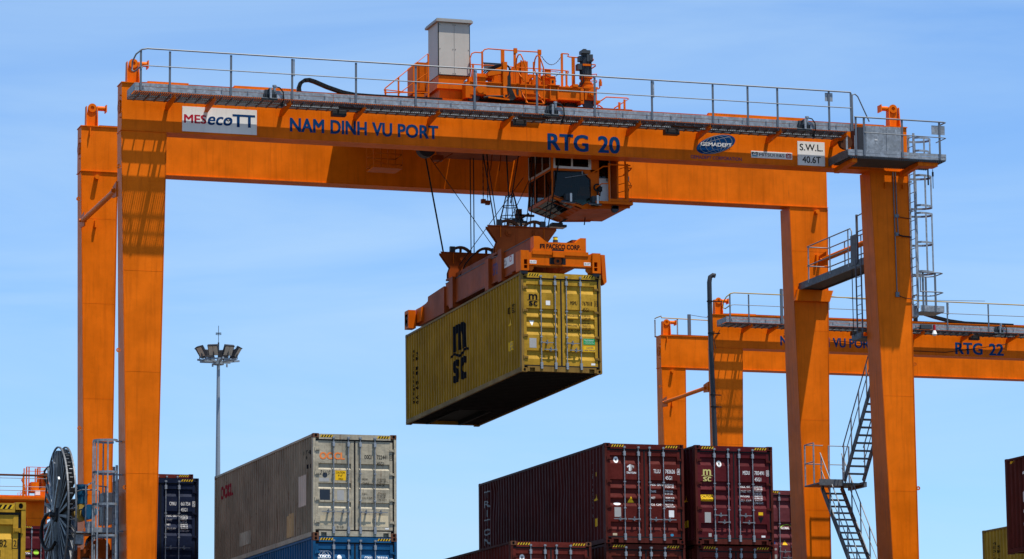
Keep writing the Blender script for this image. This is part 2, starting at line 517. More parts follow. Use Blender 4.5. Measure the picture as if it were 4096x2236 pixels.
def hole_mb():
    m = MB(); n = 10; m.poly([(0.088 + 0.034 * math.cos(t), 0.059 + 0.042 * math.sin(t)) for t in [2 * math.pi * i / n for i in range(n)]], 'y', 0.0405, 0.0435); return m
def door_mb(style, x0, x1):
    m = MB(); p = door_profile(style); pl, pr_ = x0 + 0.085, x1 - 0.085
    m.box(x0, pl - 0.002, 0.030, 0.085, DZ0, DZ1); m.box(pr_ + 0.002, x1, 0.030, 0.085, DZ0, DZ1)
    m.box(pl, pr_, 0.031, 0.084, DZ1 - 0.02, DZ1); m.box(pl, pr_, 0.031, 0.084, DZ0, DZ0 + 0.02)
    for (z0, y0), (z1, y1) in zip(p, p[1:]): m.quad((pl, y0, z0), (pr_, y0, z0), (pr_, y1, z1), (pl, y1, z1))
    for xx in (pl, pr_):                                         # close the ends of the recesses
        for i in range(1, len(p) - 1, 4):
            q = p[i:i + 4]
            if len(q) == 4: m.add([(xx, y, z) for z, y in q], [(0, 1, 2, 3)])
    m.quad((x0, 0.086, DZ0), (x1, 0.086, DZ0), (x1, 0.086, DZ1), (x0, 0.086, DZ1))
    return m
def bar_mb():
    m = MB(); m.tube((0, 0, 0.10), (0, 0, 2.80), 0.0165, 8)
    for z in (2.60, 0.22): m.box(-0.034, 0.034, -0.026, 0.028, z - 0.065, z + 0.065); m.box(-0.045, 0.045, 0.0, 0.028, z - 0.045, z - 0.025); m.box(-0.045, 0.045, 0.0, 0.028, z + 0.025, z + 0.045)
    for z in (2.78, 0.12): m.box(-0.030, 0.030, -0.03, 0.012, z - 0.025, z + 0.03); m.box(-0.042, 0.042, -0.012, 0.012, z - 0.008, z + 0.014)
    for z in (1.02, 1.78): m.box(-0.034, 0.034, -0.020, 0.034, z - 0.018, z + 0.018)
    return m
def handle_mb(sgn):
    m = MB(); m.box(-0.03 * 1, 0.03, -0.034, -0.012, -0.03, 0.03)
    m.box(min(0, sgn * 0.36), max(0, sgn * 0.36), -0.048, -0.036, -0.012, 0.012)
    m.box(min(sgn * 0.14, sgn * 0.18), max(sgn * 0.14, sgn * 0.18), -0.050, 0.034, -0.05, 0.045); m.tube((sgn * .16, -.045, .02), (sgn * .16, -.045, .07), 0.02, 6)
    m.box(min(sgn * .10, sgn * .22), max(sgn * .10, sgn * .22), -0.054, -0.048, -0.022, 0.006); return m
def hinge_mb(sgn):
    m = MB(); m.box(min(0, sgn * 0.15), max(0, sgn * 0.15), 0.008, 0.030, -0.035, 0.035); m.tube((sgn * 0.01, 0.004, -0.05), (sgn * 0.01, 0.004, 0.05), 0.018, 7)
    m.box(min(sgn * .05, sgn * .13), max(sgn * .05, sgn * .13), 0.0, 0.008, -0.02, 0.02); return m
def side_mb(seed=0):
    m = MB(); rg = random.Random(seed); V = []; Fc = []; rows = 9
    dents = [(rg.uniform(0.8, 11.5), rg.uniform(0.35, 2.4), rg.uniform(0.18, 0.55), rg.uniform(0.010, 0.034)) for _ in range(9)]
    for i, (y, x) in enumerate(SB):
        jit = rg.uniform(0, 0.004)
        for k in range(rows):
            z = 0.15 + 2.67 * k / (rows - 1); e = 0.0 if k in (0, rows - 1) or i in (0, len(SB) - 1) else jit + rg.uniform(0, 0.002)
            if e:
                for (dy, dz, r, h) in dents: e += h * math.exp(-((y - dy) ** 2 + (z - dz) ** 2) / (r * r))
            V.append((x + e, y, z))
    for i in range(len(SB) - 1):
        for k in range(rows - 1): a = rows * i + k; Fc.append((a, a + 1, a + rows + 1, a + rows))
    m.add(V, Fc)
    m.box(0.012, 0.020, 0.155, SY0, 0.15, 2.82); m.box(0.012, 0.02, SY1, 12.036, 0.15, 2.82)
    return m
def siderail_mb():
    m = MB(); m.box(0.0, 0.06, 0.164, 12.03, 2.822, 2.884); m.box(0.0, 0.05, 0.164, 12.03, 0.03, 0.148); m.box(0.0, 0.07, 0.164, 12.03, 0.018, 0.029); return m
def stripe_mb(off, x0):
    m = MB()
    if True:
        for i in range(5):
            a = x0 + i * 0.078 + off
            if off and i == 4: continue
            w = 0.040; m.add([(a, 0.0035, 2.787), (a + w, 0.0035, 2.787), (a + w + 0.04, 0.0035, 2.853), (a + 0.04, 0.0035, 2.853)], [(0, 1, 2, 3)])
    return m
def panel_mat(k): return M[k]

def container(label, loc, paintkey, style='B', rz=0.00570, rx=0.0, postkey=None, handles='one', inks=None, stickers=(), under=False, sidekey=None, castkey=None, group='steel shipping containers', far_end=False):
    pk = M[paintkey]; post = M[postkey or paintkey]; cast = M[castkey or postkey or paintkey]
    t = thing('shipping_container', label, 'container', loc, group, rz, rx)
    def put(name, key, fn, mat, x=0, y=0, z=0, sx=1, sy=1, par=t, sz=1):
        o = link(name, cmesh(key, fn), mat, par); o.location = (x, y, z); o.scale = (sx, sy, sz); return o
    for ix in (0, 1):
        for iy in (0, 1):
            for iz in (0, 1):
                c = put('corner_casting', 'corner_casting', casting_mb, cast, ix * CW, iy * CL, iz * (CH - 0.118), 1 - 2 * ix, 1 - 2 * iy)
                if iy == 0: put('casting_hole', 'casting_hole', hole_mb, M['black'], par=c)
    for ix in (0, 1):
        put('corner_post', 'corner_post', lambda: MB().box(0.006, 0.078, 0.006, 0.150, 0.120, 2.776), post, ix * CW, 0, 0, 1 - 2 * ix)
        put('corner_post', 'corner_post|f', lambda: MB().box(0.006, 0.15, 12.04, 12.186, 0.120, 2.776), post, ix * CW, 0, 0, 1 - 2 * ix)
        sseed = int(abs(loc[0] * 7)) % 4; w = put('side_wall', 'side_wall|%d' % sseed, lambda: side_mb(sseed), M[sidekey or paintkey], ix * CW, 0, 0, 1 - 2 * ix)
        put('side_rail', 'side_rail', siderail_mb, post, par=w)
        if ix == 0: wall = w
    hd = put('door_header', 'door_header', lambda: MB().box(0.180, 2.258, 0.006, 0.10, 2.735, 2.880).box(0.08, 2.358, 0.10, 0.16, 2.70, 2.86), pk)
    for x0 in (0.20, 1.86):
        put('hazard_stripe', 'hazard_stripe|%g' % x0, lambda: stripe_mb(0.0, x0), M['hazard'], par=hd)
        put('hazard_stripe', 'hazard_stripe|b%g' % x0, lambda: stripe_mb(0.040, x0), M['black_ink'], par=hd)
    sl = put('door_sill', 'door_sill', lambda: MB().box(0.18, 2.258, 0.006, 0.12, 0.125, 0.165).box(0.18, 0.24, 0.006, 0.12, 0.02, 0.124).box(0.40, 2.038, 0.006, 0.12, 0.02, 0.124).box(2.198, 2.258, 0.006, 0.12, 0.02, 0.124).box(0.18, 2.258, 0.124, 0.13, 0.02, 0.165), post)
    put('gasket_and_shade', 'gasket_and_shade', lambda: MB().box(0.08, 2.358, 0.022, 0.07, 2.699, 2.733).box(0.08, 2.358, 0.022, 0.07, 0.168, 0.202).box(1.199, 1.239, 0.020, 0.07, 0.203, 2.698).box(0.079, 0.084, 0.02, 0.07, .203, 2.698).box(2.318, 2.360, 0.04, 0.09, .203, 2.698), M['black'])  # gasket; its widened right strip paints the shadow beside the post black
    put('roof', 'roof', lambda: MB().box(0.061, 2.377, 0.16, 12.03, 2.860, 2.878), post)
    ew = put('end_wall', 'end_wall', lambda: MB().box(0.15, 2.288, 12.10, 12.14, 0.03, 2.86), pk)
    put('floor', 'floor', lambda: MB().box(0.051, 2.387, 0.13, 12.09, 0.150, 0.176), M['underside'])
    if under:
        for i in range(40):
            y = 0.28 + i * 0.2985
            if y < 8.7: put('cross_member', 'cross_member', lambda: MB().box(0.071, 2.367, -0.022, 0.022, 0.045, 0.149), M['member'], 0, y)
            else:
                for a in (0, 1): put('cross_member', 'cross_member|s', lambda: MB().box(0.071, 0.62, -0.022, 0.022, 0.045, 0.149), M['member'], a * CW, y, 0, 1 - 2 * a)
        for a in (0, 1): put('tunnel_beam', 'tunnel_beam', lambda: MB().box(0.63, 0.72, 8.7, 12.09, 0.02, 0.149), M['underside'], a * CW, 0, 0, 1 - 2 * a)
    brk = [z for z, y in door_profile(style)]
    for d, (x0, x1) in enumerate(DOORS):
        dr = put('door', 'door|%s%d' % (style, d), lambda: door_mb(style, x0, x1), pk)
        for b in BARS[2 * d:2 * d + 2]: put('locking_bar', 'locking_bar', bar_mb, M['galv'], b, -0.006, par=dr)
        if handles == 'one': hs = [(b, 0.70, -1 if d == 0 else 1) for b in BARS[2 * d:2 * d + 2]]
        else: hs = [(BARS[2 * d], 0.855, 1), (BARS[2 * d + 1], 0.655, -1)]
        for b, z, sg in hs: put('locking_handle', 'locking_handle|%d' % sg, lambda: handle_mb(sg), M['rail'], b, -0.006, z, par=dr)
        for z in (0.42, 1.05, 1.78, 2.45):
            put('hinge', 'hinge|%d' % d, lambda: hinge_mb(1 if d == 0 else -1), post, 0.055 if d == 0 else CW - 0.055, 0, z, par=dr)
        if inks:
            for key, ink in inks.get('door%d' % d, {}).items():
                ink.lay('lettering', M[key], lambda u, v, e: (u, prof_y(style, v) - 0.004 - e, v), dr, vcuts=brk)
        for st in stickers:
            if (st[0] < 1.219) == (d == 0) and st[0] >= 0:
                a, b, c, e, key = st[:5]
                k = Ink()
                if len(st) > 5 and st[5] == 'tri': k.poly([(a, c), (b, c), ((a + b) / 2, e)])
                elif len(st) > 5 and st[5] == 'trid': k.poly([(a, e), (b, e), ((a + b) / 2, c)])
                elif len(st) > 5 and st[5] == 'ell': k.ell((a + b) / 2, (c + e) / 2, (b - a) / 2, (e - c) / 2)
                else: k.rect(a, b, c, e)
                k.lay('sticker', M[key], lambda u, v, e2: (u, prof_y(style, v) - 0.002 - e2, v), dr, vcuts=brk)
    if inks and 'side' in inks:
        for key, ink in inks['side'].items():
            ink.lay('lettering', M[key], lambda u, v, e: (side_x(u) - 0.004 - e, u, v), wall, ucuts=[y for y, x in SB])
    return t

class SideInk(Ink):
    """print on the left wall, read from the far end towards the doors"""
    def lay(s, name, mat, fn, parent, ucuts=(), vcuts=()):
        s.v = [(CL - p[0], p[1], p[2]) for p in s.v]
        return Ink.lay(s, name, mat, fn, parent, ucuts, vcuts)

def numbers(ink, owner, num, chk, boxed=True, z=2.06, typ='45G1'):
    ink.text(owner, 1.50, 1.715, z, z + 0.115, 0.012)
    ink.text(num, 1.865, 2.165, z, z + 0.115, 0.012)
    ink.text(chk, 2.255, 2.295, z, z + 0.11, 0.012)
    if boxed: ink.frame(2.238, 2.312, z - 0.025, z + 0.135, 0.010)
    ink.text(typ, 1.865, 2.07, z - 0.185, z - 0.075, 0.012); return ink
def weights(ink, rows, z0, dz=0.075, x=1.42, xr=1.86, h=0.05):
    for i, (lab, val) in enumerate(rows):
        z = z0 - i * dz
        if lab: ink.text(lab, x, x + 0.042 * len(lab), z - 0.015, z + h - 0.005, 0.008)
        ink.text(val, xr, xr + 0.0255 * len(val), z, z + h, 0.008)
    return ink
def wave_logo(ink, u0, u1, v0, v1, gap=0.0):
    """lower-case m over s c with a wave between"""
    H = v1 - v0; W_ = u1 - u0
    ink.text('m', u0 + W_ * 0.13, u1 - W_ * 0.13, v0 + 0.54 * H, v1, 0.06 + gap)
    pts = [(u0 + W_ * t, v0 + H * (0.475 + 0.035 * math.sin(t * 9.0))) for t in [i / 14 for i in range(15)]]
    for a, b in zip(pts, pts[1:]): ink.poly([(a[0], a[1] - .022 * H), (b[0], b[1] - .022 * H), (b[0], b[1] + .022 * H), (a[0], a[1] + .022 * H)])
    g2 = 0.05 + gap * .45
    ink.text('s', u0 + W_ * 0.13, u0 + W_ * 0.475, v0, v0 + 0.40 * H, g2).text('c', u0 + W_ * 0.525, u1 - W_ * 0.13, v0, v0 + 0.40 * H, g2); return ink

M['c_yellow'] = paint('yellow_container_paint', (0.43, 0.240, 0.022), 0.52, 0.28, 0.55, 0.55, off=2.0, bump=.5, dent=True)
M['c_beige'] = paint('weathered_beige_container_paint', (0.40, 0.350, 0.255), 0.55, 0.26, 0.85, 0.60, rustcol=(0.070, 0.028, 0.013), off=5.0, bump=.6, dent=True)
M['c_beige_side'] = paint('dirty_shaded_beige_container_paint', (0.285, 0.215, 0.140), 0.62, 0.30, 0.9, 0.65, rustcol=(0.070, 0.028, 0.013), off=6.0, bump=.6, dent=True)  # side walls: brown grime plus the wall's shade mixed into the beige
M['c_yellow_side'] = paint('shaded_yellow_container_paint', (0.36, 0.185, 0.008), 0.6, 0.28, 0.45, 0.55, off=3.0, bump=.6, dent=True)  # same yellow, darkened in colour for the shaded side walls
M['c_maroon_b'] = paint('faded_maroon_container_paint', (0.135, 0.020, 0.014), 0.56, 0.32, 0.5, 0.55, off=12.0, bump=.6, dent=True)
M['c_maroon_c'] = paint('brown_maroon_container_paint', (0.095, 0.016, 0.009), 0.55, 0.30, 0.45, 0.5, off=14.0, bump=.6, dent=True)
M['c_blue'] = paint('blue_container_paint', (0.008, 0.075, 0.180), 0.45, 0.25, 0.3, 0.3, off=7.0, bump=.5, dent=True)
M['c_navy'] = paint('dark_blue_container_paint', (0.010, 0.016, 0.040), 0.45, 0.25, 0.15, 0.3, off=8.0, bump=.5, dent=True)
M['c_maroon'] = paint('maroon_container_paint', (0.092, 0.0112, 0.0078), 0.52, 0.26, 0.3, 0.45, off=11.0, bump=.5, dent=True)
M['c_maroon2'] = paint('plum_container_paint', (0.088, 0.0088, 0.0115), 0.52, 0.26, 0.25, 0.45, off=13.0, bump=.5, dent=True)
M['c_dull'] = paint('dull_plum_container_paint', (0.125, 0.030, 0.036), 0.55, 0.3, 0.15, 0.35, off=15.0, bump=.5, dent=True)
M['p_maroon'] = paint('dark_maroon_frame_paint', (0.080, 0.014, 0.009), 0.5, 0.35, 0.55, 0.4, off=17.0)
M['p_rust'] = paint('rusty_frame_paint', (0.13, 0.055, 0.030), 0.6, 0.4, 0.9, 0.5, off=19.0)
M['p_yellow'] = paint('dirty_yellow_frame_paint', (0.235, 0.135, 0.030), 0.55, 0.35, 0.6, 0.5, off=21.0)
M['p_navy'] = paint('navy_frame_paint', (0.010, 0.013, 0.03), 0.5, 0.3, 0.4, 0.4, off=23.0)

# lifted yellow container
I0 = numbers(Ink(), 'MSMU', '767818', '8', z=1.985)
weights(I0, [('MAXGROSS', '32.500 KGS'), ('', '71.650 LBS'), ('TARE', '3.840 KGS'), ('', '8.470 LBS'), ('PAYLOAD', '28.660 KGS'), ('', '63.180 LBS'), ('CUB. CAP.', '76.4 CU.M'), ('', '2.700 CU.FT')], 1.66, 0.072)
L0 = wave_logo(Ink(), 0.20, 0.55, 1.92, 2.26)
G0 = Ink().text('Eco-Container', 1.92, 2.20, 0.955, 0.995, 0.005).text('Bamboo Flooring', 1.95, 2.17, 0.91, 0.935, 0.0).text('Waterborne Paint System', 1.92, 2.21, 0.875, 0.898, 0.0)
C0 = Ink().text('CAUTION', 1.97, 2.18, 0.73, 0.775, 0.01).text('HIGH TRAILER', 1.91, 2.23, 0.655, 0.70, 0.01)
S0 = wave_logo(SideInk(), 5.05, 6.85, 0.58, 2.36, 0.085)
for j, ch in enumerate('MEDITERRANEAN'): S0.text(ch, 0.86, 1.01, 2.18 - j * 0.135, 2.27 - j * 0.135, 0.02) if ch != 'I' else S0.rect(0.92, 0.95, 2.18 - j * .135, 2.27 - j * .135)
for j, ch in enumerate('SHIPPING CO'):
    if ch == 'I': S0.rect(1.33, 1.37, 2.05 - j * .155, 2.16 - j * .155)
    elif ch != ' ': S0.text(ch, 1.26, 1.44, 2.05 - j * 0.155, 2.16 - j * 0.155, 0.02)
S0.frame(10.95, 11.10, 1.86, 2.02, 0.02).text('E', 11.38, 11.5, 1.86, 2.02, 0.02).frame(11.33, 11.55, 1.83, 2.05, 0.02)
S0b = SideInk().rect(10.92, 11.38, 0.76, 1.02).poly([(10.92, 1.50), (11.22, 1.50), (11.07, 1.80)])
S0c = SideInk().text('CAUTION', 10.96, 11.34, 0.90, 0.98, 0.01).text('HIGH 9 6', 10.96, 11.34, 0.79, 0.87, 0.01)
MSC_POS = (11.136, -2.625, 16.334)
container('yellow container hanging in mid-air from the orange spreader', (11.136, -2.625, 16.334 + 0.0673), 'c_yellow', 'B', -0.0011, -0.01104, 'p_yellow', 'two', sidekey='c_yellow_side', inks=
          {'door0': {'black_ink': L0}, 'door1': {'black_ink': I0, 'white_ink': G0, 'navy_ink': C0}, 'side': {'black_ink': S0, 'caution': S0b, 'navy_ink': S0c}},
          stickers=[(0.76, 0.89, 1.955, 2.085, 'white_ink'), (0.26, 0.41, 1.34, 1.49, 'white_ink', 'trid'), (0.25, 0.46, 0.70, 0.98, 'paper'), (1.88, 2.25, 0.845, 1.02, 'green'), (1.88, 2.25, 0.635, 0.80, 'caution'), (2.11, 2.24, 0.245, 0.305, 'white_ink')], under=True)

# beige container
I1 = numbers(Ink(), 'OOCU', '722441', '0', z=2.205)
weights(I1, [('MGW.', '32.500 KGS'), ('', '71.650 LBS'), ('TARE.', '3.760 KGS'), ('', '8.290 LBS')], 1.62, 0.058, 1.44, 1.87, 0.044)
weights(I1, [('NET.', '28.740 KGS'), ('', '63.360 LBS'), ('CU.CAP.', '76.4 CU.M'), ('', '2.698 CU.FT')], 1.21, 0.058, 1.44, 1.87, 0.044)
I1.text('9/10', 0.70, 0.89, 0.245, 0.31, -0.012)
I1b = Ink().text('21/10', 0.20, 0.49, 1.74, 1.86, -0.015, 0.3).text('CAUTION', 0.68, 0.93, 1.775, 1.835, 0.01).text("9'-6\"", 0.735, 0.87, 1.69, 1.75, 0.01).text('HIGH', 0.75, 0.88, 1.595, 1.655, 0.01).text('9/10', 0.70, 0.89, 0.245, 0.31, -0.012)
I1.v = []; I1.f = []
I1 = numbers(Ink(), 'OOCU', '722441', '0', z=2.205)
weights(I1, [('MGW.', '32.500 KGS'), ('', '71.650 LBS'), ('TARE.', '3.760 KGS'), ('', '8.290 LBS')], 1.62, 0.058, 1.44, 1.87, 0.044)
weights(I1, [('NET.', '28.740 KGS'), ('', '63.360 LBS'), ('CU.CAP.', '76.4 CU.M'), ('', '2.698 CU.FT')], 1.21, 0.058, 1.44, 1.87, 0.044)
L1 = Ink().text('OOCL', 0.20, 0.93, 2.17, 2.37, 0.06)
S1 = SideInk().text('OOCL', 0.80, 2.40, 2.08, 2.48, 0.10)
S1k = SideInk()
for j, (c, u, v) in enumerate((('0', 11.0, 2.37), ('7', 11.34, 2.36), ('4', 11.66, 2.34), ('4', 11.33, 2.22), ('E', 11.48, 1.96), ('B', 11.78, 1.95))): S1k.text(c, u, u + 0.17, v, v + 0.12, 0.01)
S1w = SideInk().rect(10.56, 11.42, 0.95, 1.82)
S1p = SideInk().poly([(9.2, 0.20), (9.9, 0.20), (9.9, 0.86), (9.45, 0.87), (9.2, 0.80)])
S1q = SideInk().rect(3.4, 4.65, 0.42, 0.82)
M['faded_red'] = plain('faded_red_lettering', (0.24, 0.012, 0.018), 0.55)
M['patch'] = paint('paler_repair_patch', (0.62, 0.47, 0.36), 0.5, 0.2, 0.15, 0.5, off=31.0)
M['patch_rust'] = paint('rust_stained_patch', (0.50, 0.32, 0.15), 0.55, 0.3, 0.9, 0.6, rustcol=(0.16, 0.055, 0.012), off=33.0)
M['tape'] = paint('old_tape_residue', (0.56, 0.46, 0.30), 0.5, 0.3, 0.3, 0.4, off=35.0)
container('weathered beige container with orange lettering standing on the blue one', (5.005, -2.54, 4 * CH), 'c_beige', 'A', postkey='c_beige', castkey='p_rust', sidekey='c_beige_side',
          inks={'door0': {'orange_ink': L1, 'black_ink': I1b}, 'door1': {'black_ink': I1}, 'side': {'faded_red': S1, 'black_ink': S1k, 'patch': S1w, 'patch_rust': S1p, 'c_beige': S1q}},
          stickers=[(0.285, 0.43, 1.655, 1.80, 'darkblue', 'ell'), (0.655, 0.965, 1.585, 1.86, 'caution'), (0.19, 0.48, 1.545, 1.645, 'paper'), (0.205, 0.505, 1.03, 1.325, 'darkblue'), (0.71, 0.91, 1.03, 1.31, 'paper'), (0.22, 0.53, 0.33, 0.59, 'tape'), (1.41, 1.73, 0.30, 0.62, 'tape'), (1.85, 2.19, 0.30, 0.62, 'tape'), (2.10, 2.21, 0.235, 0.27, 'white_ink')])

# blue container under it
I2 = numbers(Ink(), 'CSNU', '759310', '3', z=2.24)
L2 = Ink().text('COSCO', 0.14, 0.53, 2.29, 2.385, 0.05).text('SHIPPING', 0.155, 0.515, 2.225, 2.275, 0.03)
for k in (-0.09, 0.0, 0.09): L2.line([(0.335 + k + 0.13 * math.cos(a), 2.395 + 0.10 * math.sin(a)) for a in [math.pi * i / 10 for i in range(11)]], 0.012)
L2.text('CAPACITY', 0.17, 0.50, 2.10, 2.17, 0.01).ell(0.77, 2.30, 0.065, 0.085)
L2d = Ink().ell(0.77, 2.30, 0.045, 0.062)
L2d.d = 0.0008; L2d.v = [(p[0], p[1], p[2] + .004) for p in L2d.v]
container('blue container with white lettering under the weathered beige one', (4.97, -2.68, 3 * CH), 'c_blue', 'B', postkey='c_blue', castkey='p_rust',
          inks={'door0': {'white_ink': L2, 'blue_ink': L2d}, 'door1': {'white_ink': I2}})

def maroon_inks(owner, num, chk, rows, z=2.02, z0=1.69, dz=0.0715):
    return weights(numbers(Ink(), owner, num, chk, z=z), rows, z0, dz)
TR = [('MAX. GROSS', '32.500 KGS.'), ('', '71.650 LBS.'), ('', ''), ('TARE', '3.700 KGS.'), ('', '8.160 LBS.'), ('', ''), ('NET', '28.800 KGS.'), ('', '63.490 LBS.'), ('', ''), ('CU. CAP.', '76.4 CU.M.'), ('', '2.700 CU.FT.')]
TR = [r for r in TR]
def weights_skip(ink, rows, z0, dz):
    z = z0
    for lab, val in rows:
        if val: weights(ink, [(lab, val)], z, dz)
        z -= dz if val else dz * 0.75
    return ink
I3 = weights_skip(numbers(Ink(), 'TLLU', '782626', '4', z=2.05), TR, 1.70, 0.070)
def badge(ink, u, v):
    ink.ell(u, v, 0.075, 0.095); return ink
L3 = badge(Ink(), 0.36, 2.415)
L3.poly([(0.685, 2.23), (0.78, 2.29), (0.80, 2.29), (0.80, 2.10), (0.745, 2.10), (0.745, 2.215), (0.70, 2.19)]).text('TRITON', 0.665, 0.965, 2.015, 2.075, 0.05)
L3g = Ink().poly([(0.81, 2.285), (0.91, 2.25), (0.90, 2.17), (0.845, 2.22), (0.845, 2.12), (0.81, 2.10)])
L3k = Ink().text('W', 0.325, 0.395, 2.37, 2.46, 0.03)
L3k.v = [(p[0], p[1], p[2] + .003) for p in L3k.v]
S3 = SideInk()
for j, ch in enumerate('TRITON'): S3.text(ch, 0.55, 1.15, 2.36 - j * 0.30, 2.58 - j * 0.30, 0.05) if ch != 'I' else S3.rect(0.75, 0.95, 2.36 - j * .30, 2.58 - j * .30)
for j, ch in enumerate('TLLU 782626 4'):
    if ch != ' ': S3.text(ch, 11.02, 11.14, 2.33 - j * 0.125, 2.42 - j * 0.125, 0.01)
S3y = SideInk().rect(11.22, 11.48, 0.55, 0.78).poly([(11.18, 1.30), (11.5, 1.30), (11.36, 1.52)])
S3y.rect(11.30, 11.44, 2.0, 2.12)
maroon_st = [(0.29, 0.49, 0.76, 1.04, 'paper'), (0.70, 0.90, 1.185, 1.36, 'caution', 'tri'), (0.27, 0.49, 1.10, 1.18, 'white_ink', 'ell'), (1.96, 2.12, 0.78, 0.98, 'white_ink'), (0.23, 0.36, 0.225, 0.29, 'tape'), (2.0, 2.10, 0.225, 0.30, 'cyan_ink', 'ell')]
container('maroon container with a white T logo and yellow warning triangle on its door', (13.79, -2.10, 4 * CH), 'c_maroon', 'B', postkey='p_maroon', handles='one',
          inks={'door0': {'white_ink': L3, 'paper': L3g, 'black_ink': L3k}, 'door1': {'white_ink': I3}, 'side': {'paper': S3, 'caution': S3y}}, stickers=maroon_st)
container('maroon container directly under the one with a white T logo', (13.82, -2.04, 3 * CH), 'c_maroon_c', 'B', postkey='p_maroon')
I5 = weights(numbers(Ink(), 'MSDU', '783491', '5', z=2.06), [('MAX. WT.', '32.500 KGS'), ('', '71.650 LBS'), ('TARE WT.', '3.700 KGS'), ('', '8.160 LBS'), ('PAYLOAD', '28.800 KGS'), ('', '63.490 LBS'), ('CU. CAP.', '76.4 CU.M'), ('', '2.700 CU.FT')], 1.69, 0.068)
L5 = wave_logo(Ink(), 0.21, 0.55, 1.83, 2.19)
L5w = badge(Ink(), 0.765, 2.36)
L5k = Ink().text('CAUTION', 0.20, 0.555, 1.37, 1.44, 0.02).text('2.9m 9 6 HIGH', 0.20, 0.555, 1.29, 1.335, 0.01)
L5k.text('W', 0.73, 0.80, 2.315, 2.405, 0.03)
L5k.v = [(p[0], p[1], p[2] + .003) for p in L5k.v]
S5y = SideInk().rect(10.9, 11.5, 0.55, 0.75).poly([(11.18, 1.30), (11.5, 1.30), (11.36, 1.52)])
container('plum container with a pale yellow logo next to the white T logo one', (16.54, -2.17, 4 * CH), 'c_maroon2', 'B', postkey='p_maroon', handles='two',
          inks={'door0': {'yellow_ink': L5, 'white_ink': L5w, 'black_ink': L5k}, 'door1': {'white_ink': I5}, 'side': {'caution': S5y}},
          stickers=[(0.185, 0.57, 1.265, 1.46, 'caution'), (0.29, 0.48, 0.64, 0.94, 'paper'), (1.97, 2.11, 0.88, 0.97, 'caution'), (1.95, 2.13, 0.64, 0.83, 'black_ink', 'trid'), (0.40, 0.49, 0.20 + .03, 0.33, 'paper'), (2.05, 2.17, 0.235, 0.29, 'white_ink')])
container('maroon container directly under the plum one with the pale yellow logo', (16.62, -2.00, 3 * CH), 'c_maroon_b', 'B', postkey='p_maroon')
L7 = badge(Ink(), 0.36, 2.43)
L7k = Ink().text('W', 0.325, 0.395, 2.38, 2.47, 0.03); L7k.v = [(p[0], p[1], p[2] + .003) for p in L7k.v]
container('maroon container of which only the rusty-cornered upper edge shows in front of another', (10.87, -2.25, 3 * CH), 'c_maroon_b', 'B', postkey='p_maroon', castkey='p_rust', inks={'door0': {'white_ink': L7, 'black_ink': L7k}})
L8 = Ink().text('GLOBAL', 0.66, 0.96, 1.60, 1.68, 0.02)
L8g = Ink().line([(0.81 + 0.20 * math.cos(a), 1.64 + 0.11 * math.sin(a) + 0.05 * math.cos(a)) for a in [0.2 + 3.0 * i / 14 for i in range(15)]], 0.022)
container('dull plum container with green arc logo, behind the plum one', (23.42, 9.78, 4 * CH), 'c_dull', 'B', postkey='c_dull', handles='two', inks={'door0': {'white_ink': L8, 'lime': L8g}},
          stickers=[(0.70, 0.89, 1.08, 1.24, 'caution', 'tri'), (0.36, 0.46, 1.11, 1.22, 'blue_ink'), (0.34, 0.5, 0.90, 0.97, 'paper'), (0.36, 0.50, 0.55, 0.76, 'paper')])
I9 = weights(numbers(Ink(), 'CMAU', '661754', '5', z=2.03), [('MAX. GROSS', '32.500 KG'), ('', '71.650 LB'), ('TARE', '3.700 KG'), ('', '8.160 LB'), ('NET', '28.800 KG'), ('', '63.490 LB'), ('CU.CAP.', '76.4 CU.M'), ('', '2.700 CU.FT')], 1.69, 0.068)
container('dark blue container standing between a crane leg and the weathered beige container', (2.16, 10.31, 4 * CH), 'c_navy', 'B', postkey='p_navy', inks={'door1': {'white_ink': I9}})
container('maroon container peeping over the top of the dark blue one', (7.67, 36.4, 5 * CH), 'c_maroon_b', 'B', postkey='p_maroon')
I11 = Ink().text('48882', 1.83, 2.14, 2.19, 2.30, 0.012).text('2', 2.245, 2.295, 2.195, 2.295, 0.012).frame(2.225, 2.312, 2.165, 2.325, 0.01).text('45G1', 1.85, 2.04, 2.03, 2.135, 0.012)
container('yellow container partly out of frame in front of the cable reel', (-11.83, -40.6, 2 * CH), 'c_yellow', 'A2' if False else 'B', postkey='c_yellow', inks={'door1': {'black_ink': I11}})
L12 = Ink().text('BEACON', 0.10, 0.56, 1.55, 1.66, 0.03)
L12y = Ink().poly([(0.28, 1.72), (0.57, 1.79), (0.57, 1.70), (0.28, 1.70)])
container('maroon container far back behind the cable reel with lime sticker', (7.17, 60.1, 5 * CH), 'c_maroon2', 'B', postkey='p_maroon', inks={'door0': {'white_ink': L12, 'caution': L12y}},
          stickers=[(0.70, 0.94, 1.55, 1.79, 'lime', 'ell')])
S13 = SideInk()
for j, ch in enumerate('tex'): S13.text(ch, 1.08, 2.15, 2.02 - j * 0.62, 2.50 - j * 0.62, 0.06)
S13y = SideInk().poly([(0.35, 2.72), (0.45, 2.72), (0.48, 2.80), (0.38, 2.80)]).poly([(0.52, 2.72), (0.62, 2.72), (0.65, 2.80), (0.55, 2.80)])
container('maroon container with tall white letters down its side, hiding part of a yellow one', (27.31, -12.71, 4 * CH), 'c_maroon_c', 'B', postkey='p_maroon', inks={'side': {'white_ink': S13, 'caution': S13y}})
S14 = SideInk()
for j, ch in enumerate('MEDITERRANEAN'): S14.text(ch, 0.86, 1.04, 2.28 - j * 0.145, 2.38 - j * 0.145, 0.02) if ch != 'I' else S14.rect(0.93, 0.97, 2.28 - j * .145, 2.38 - j * .145)
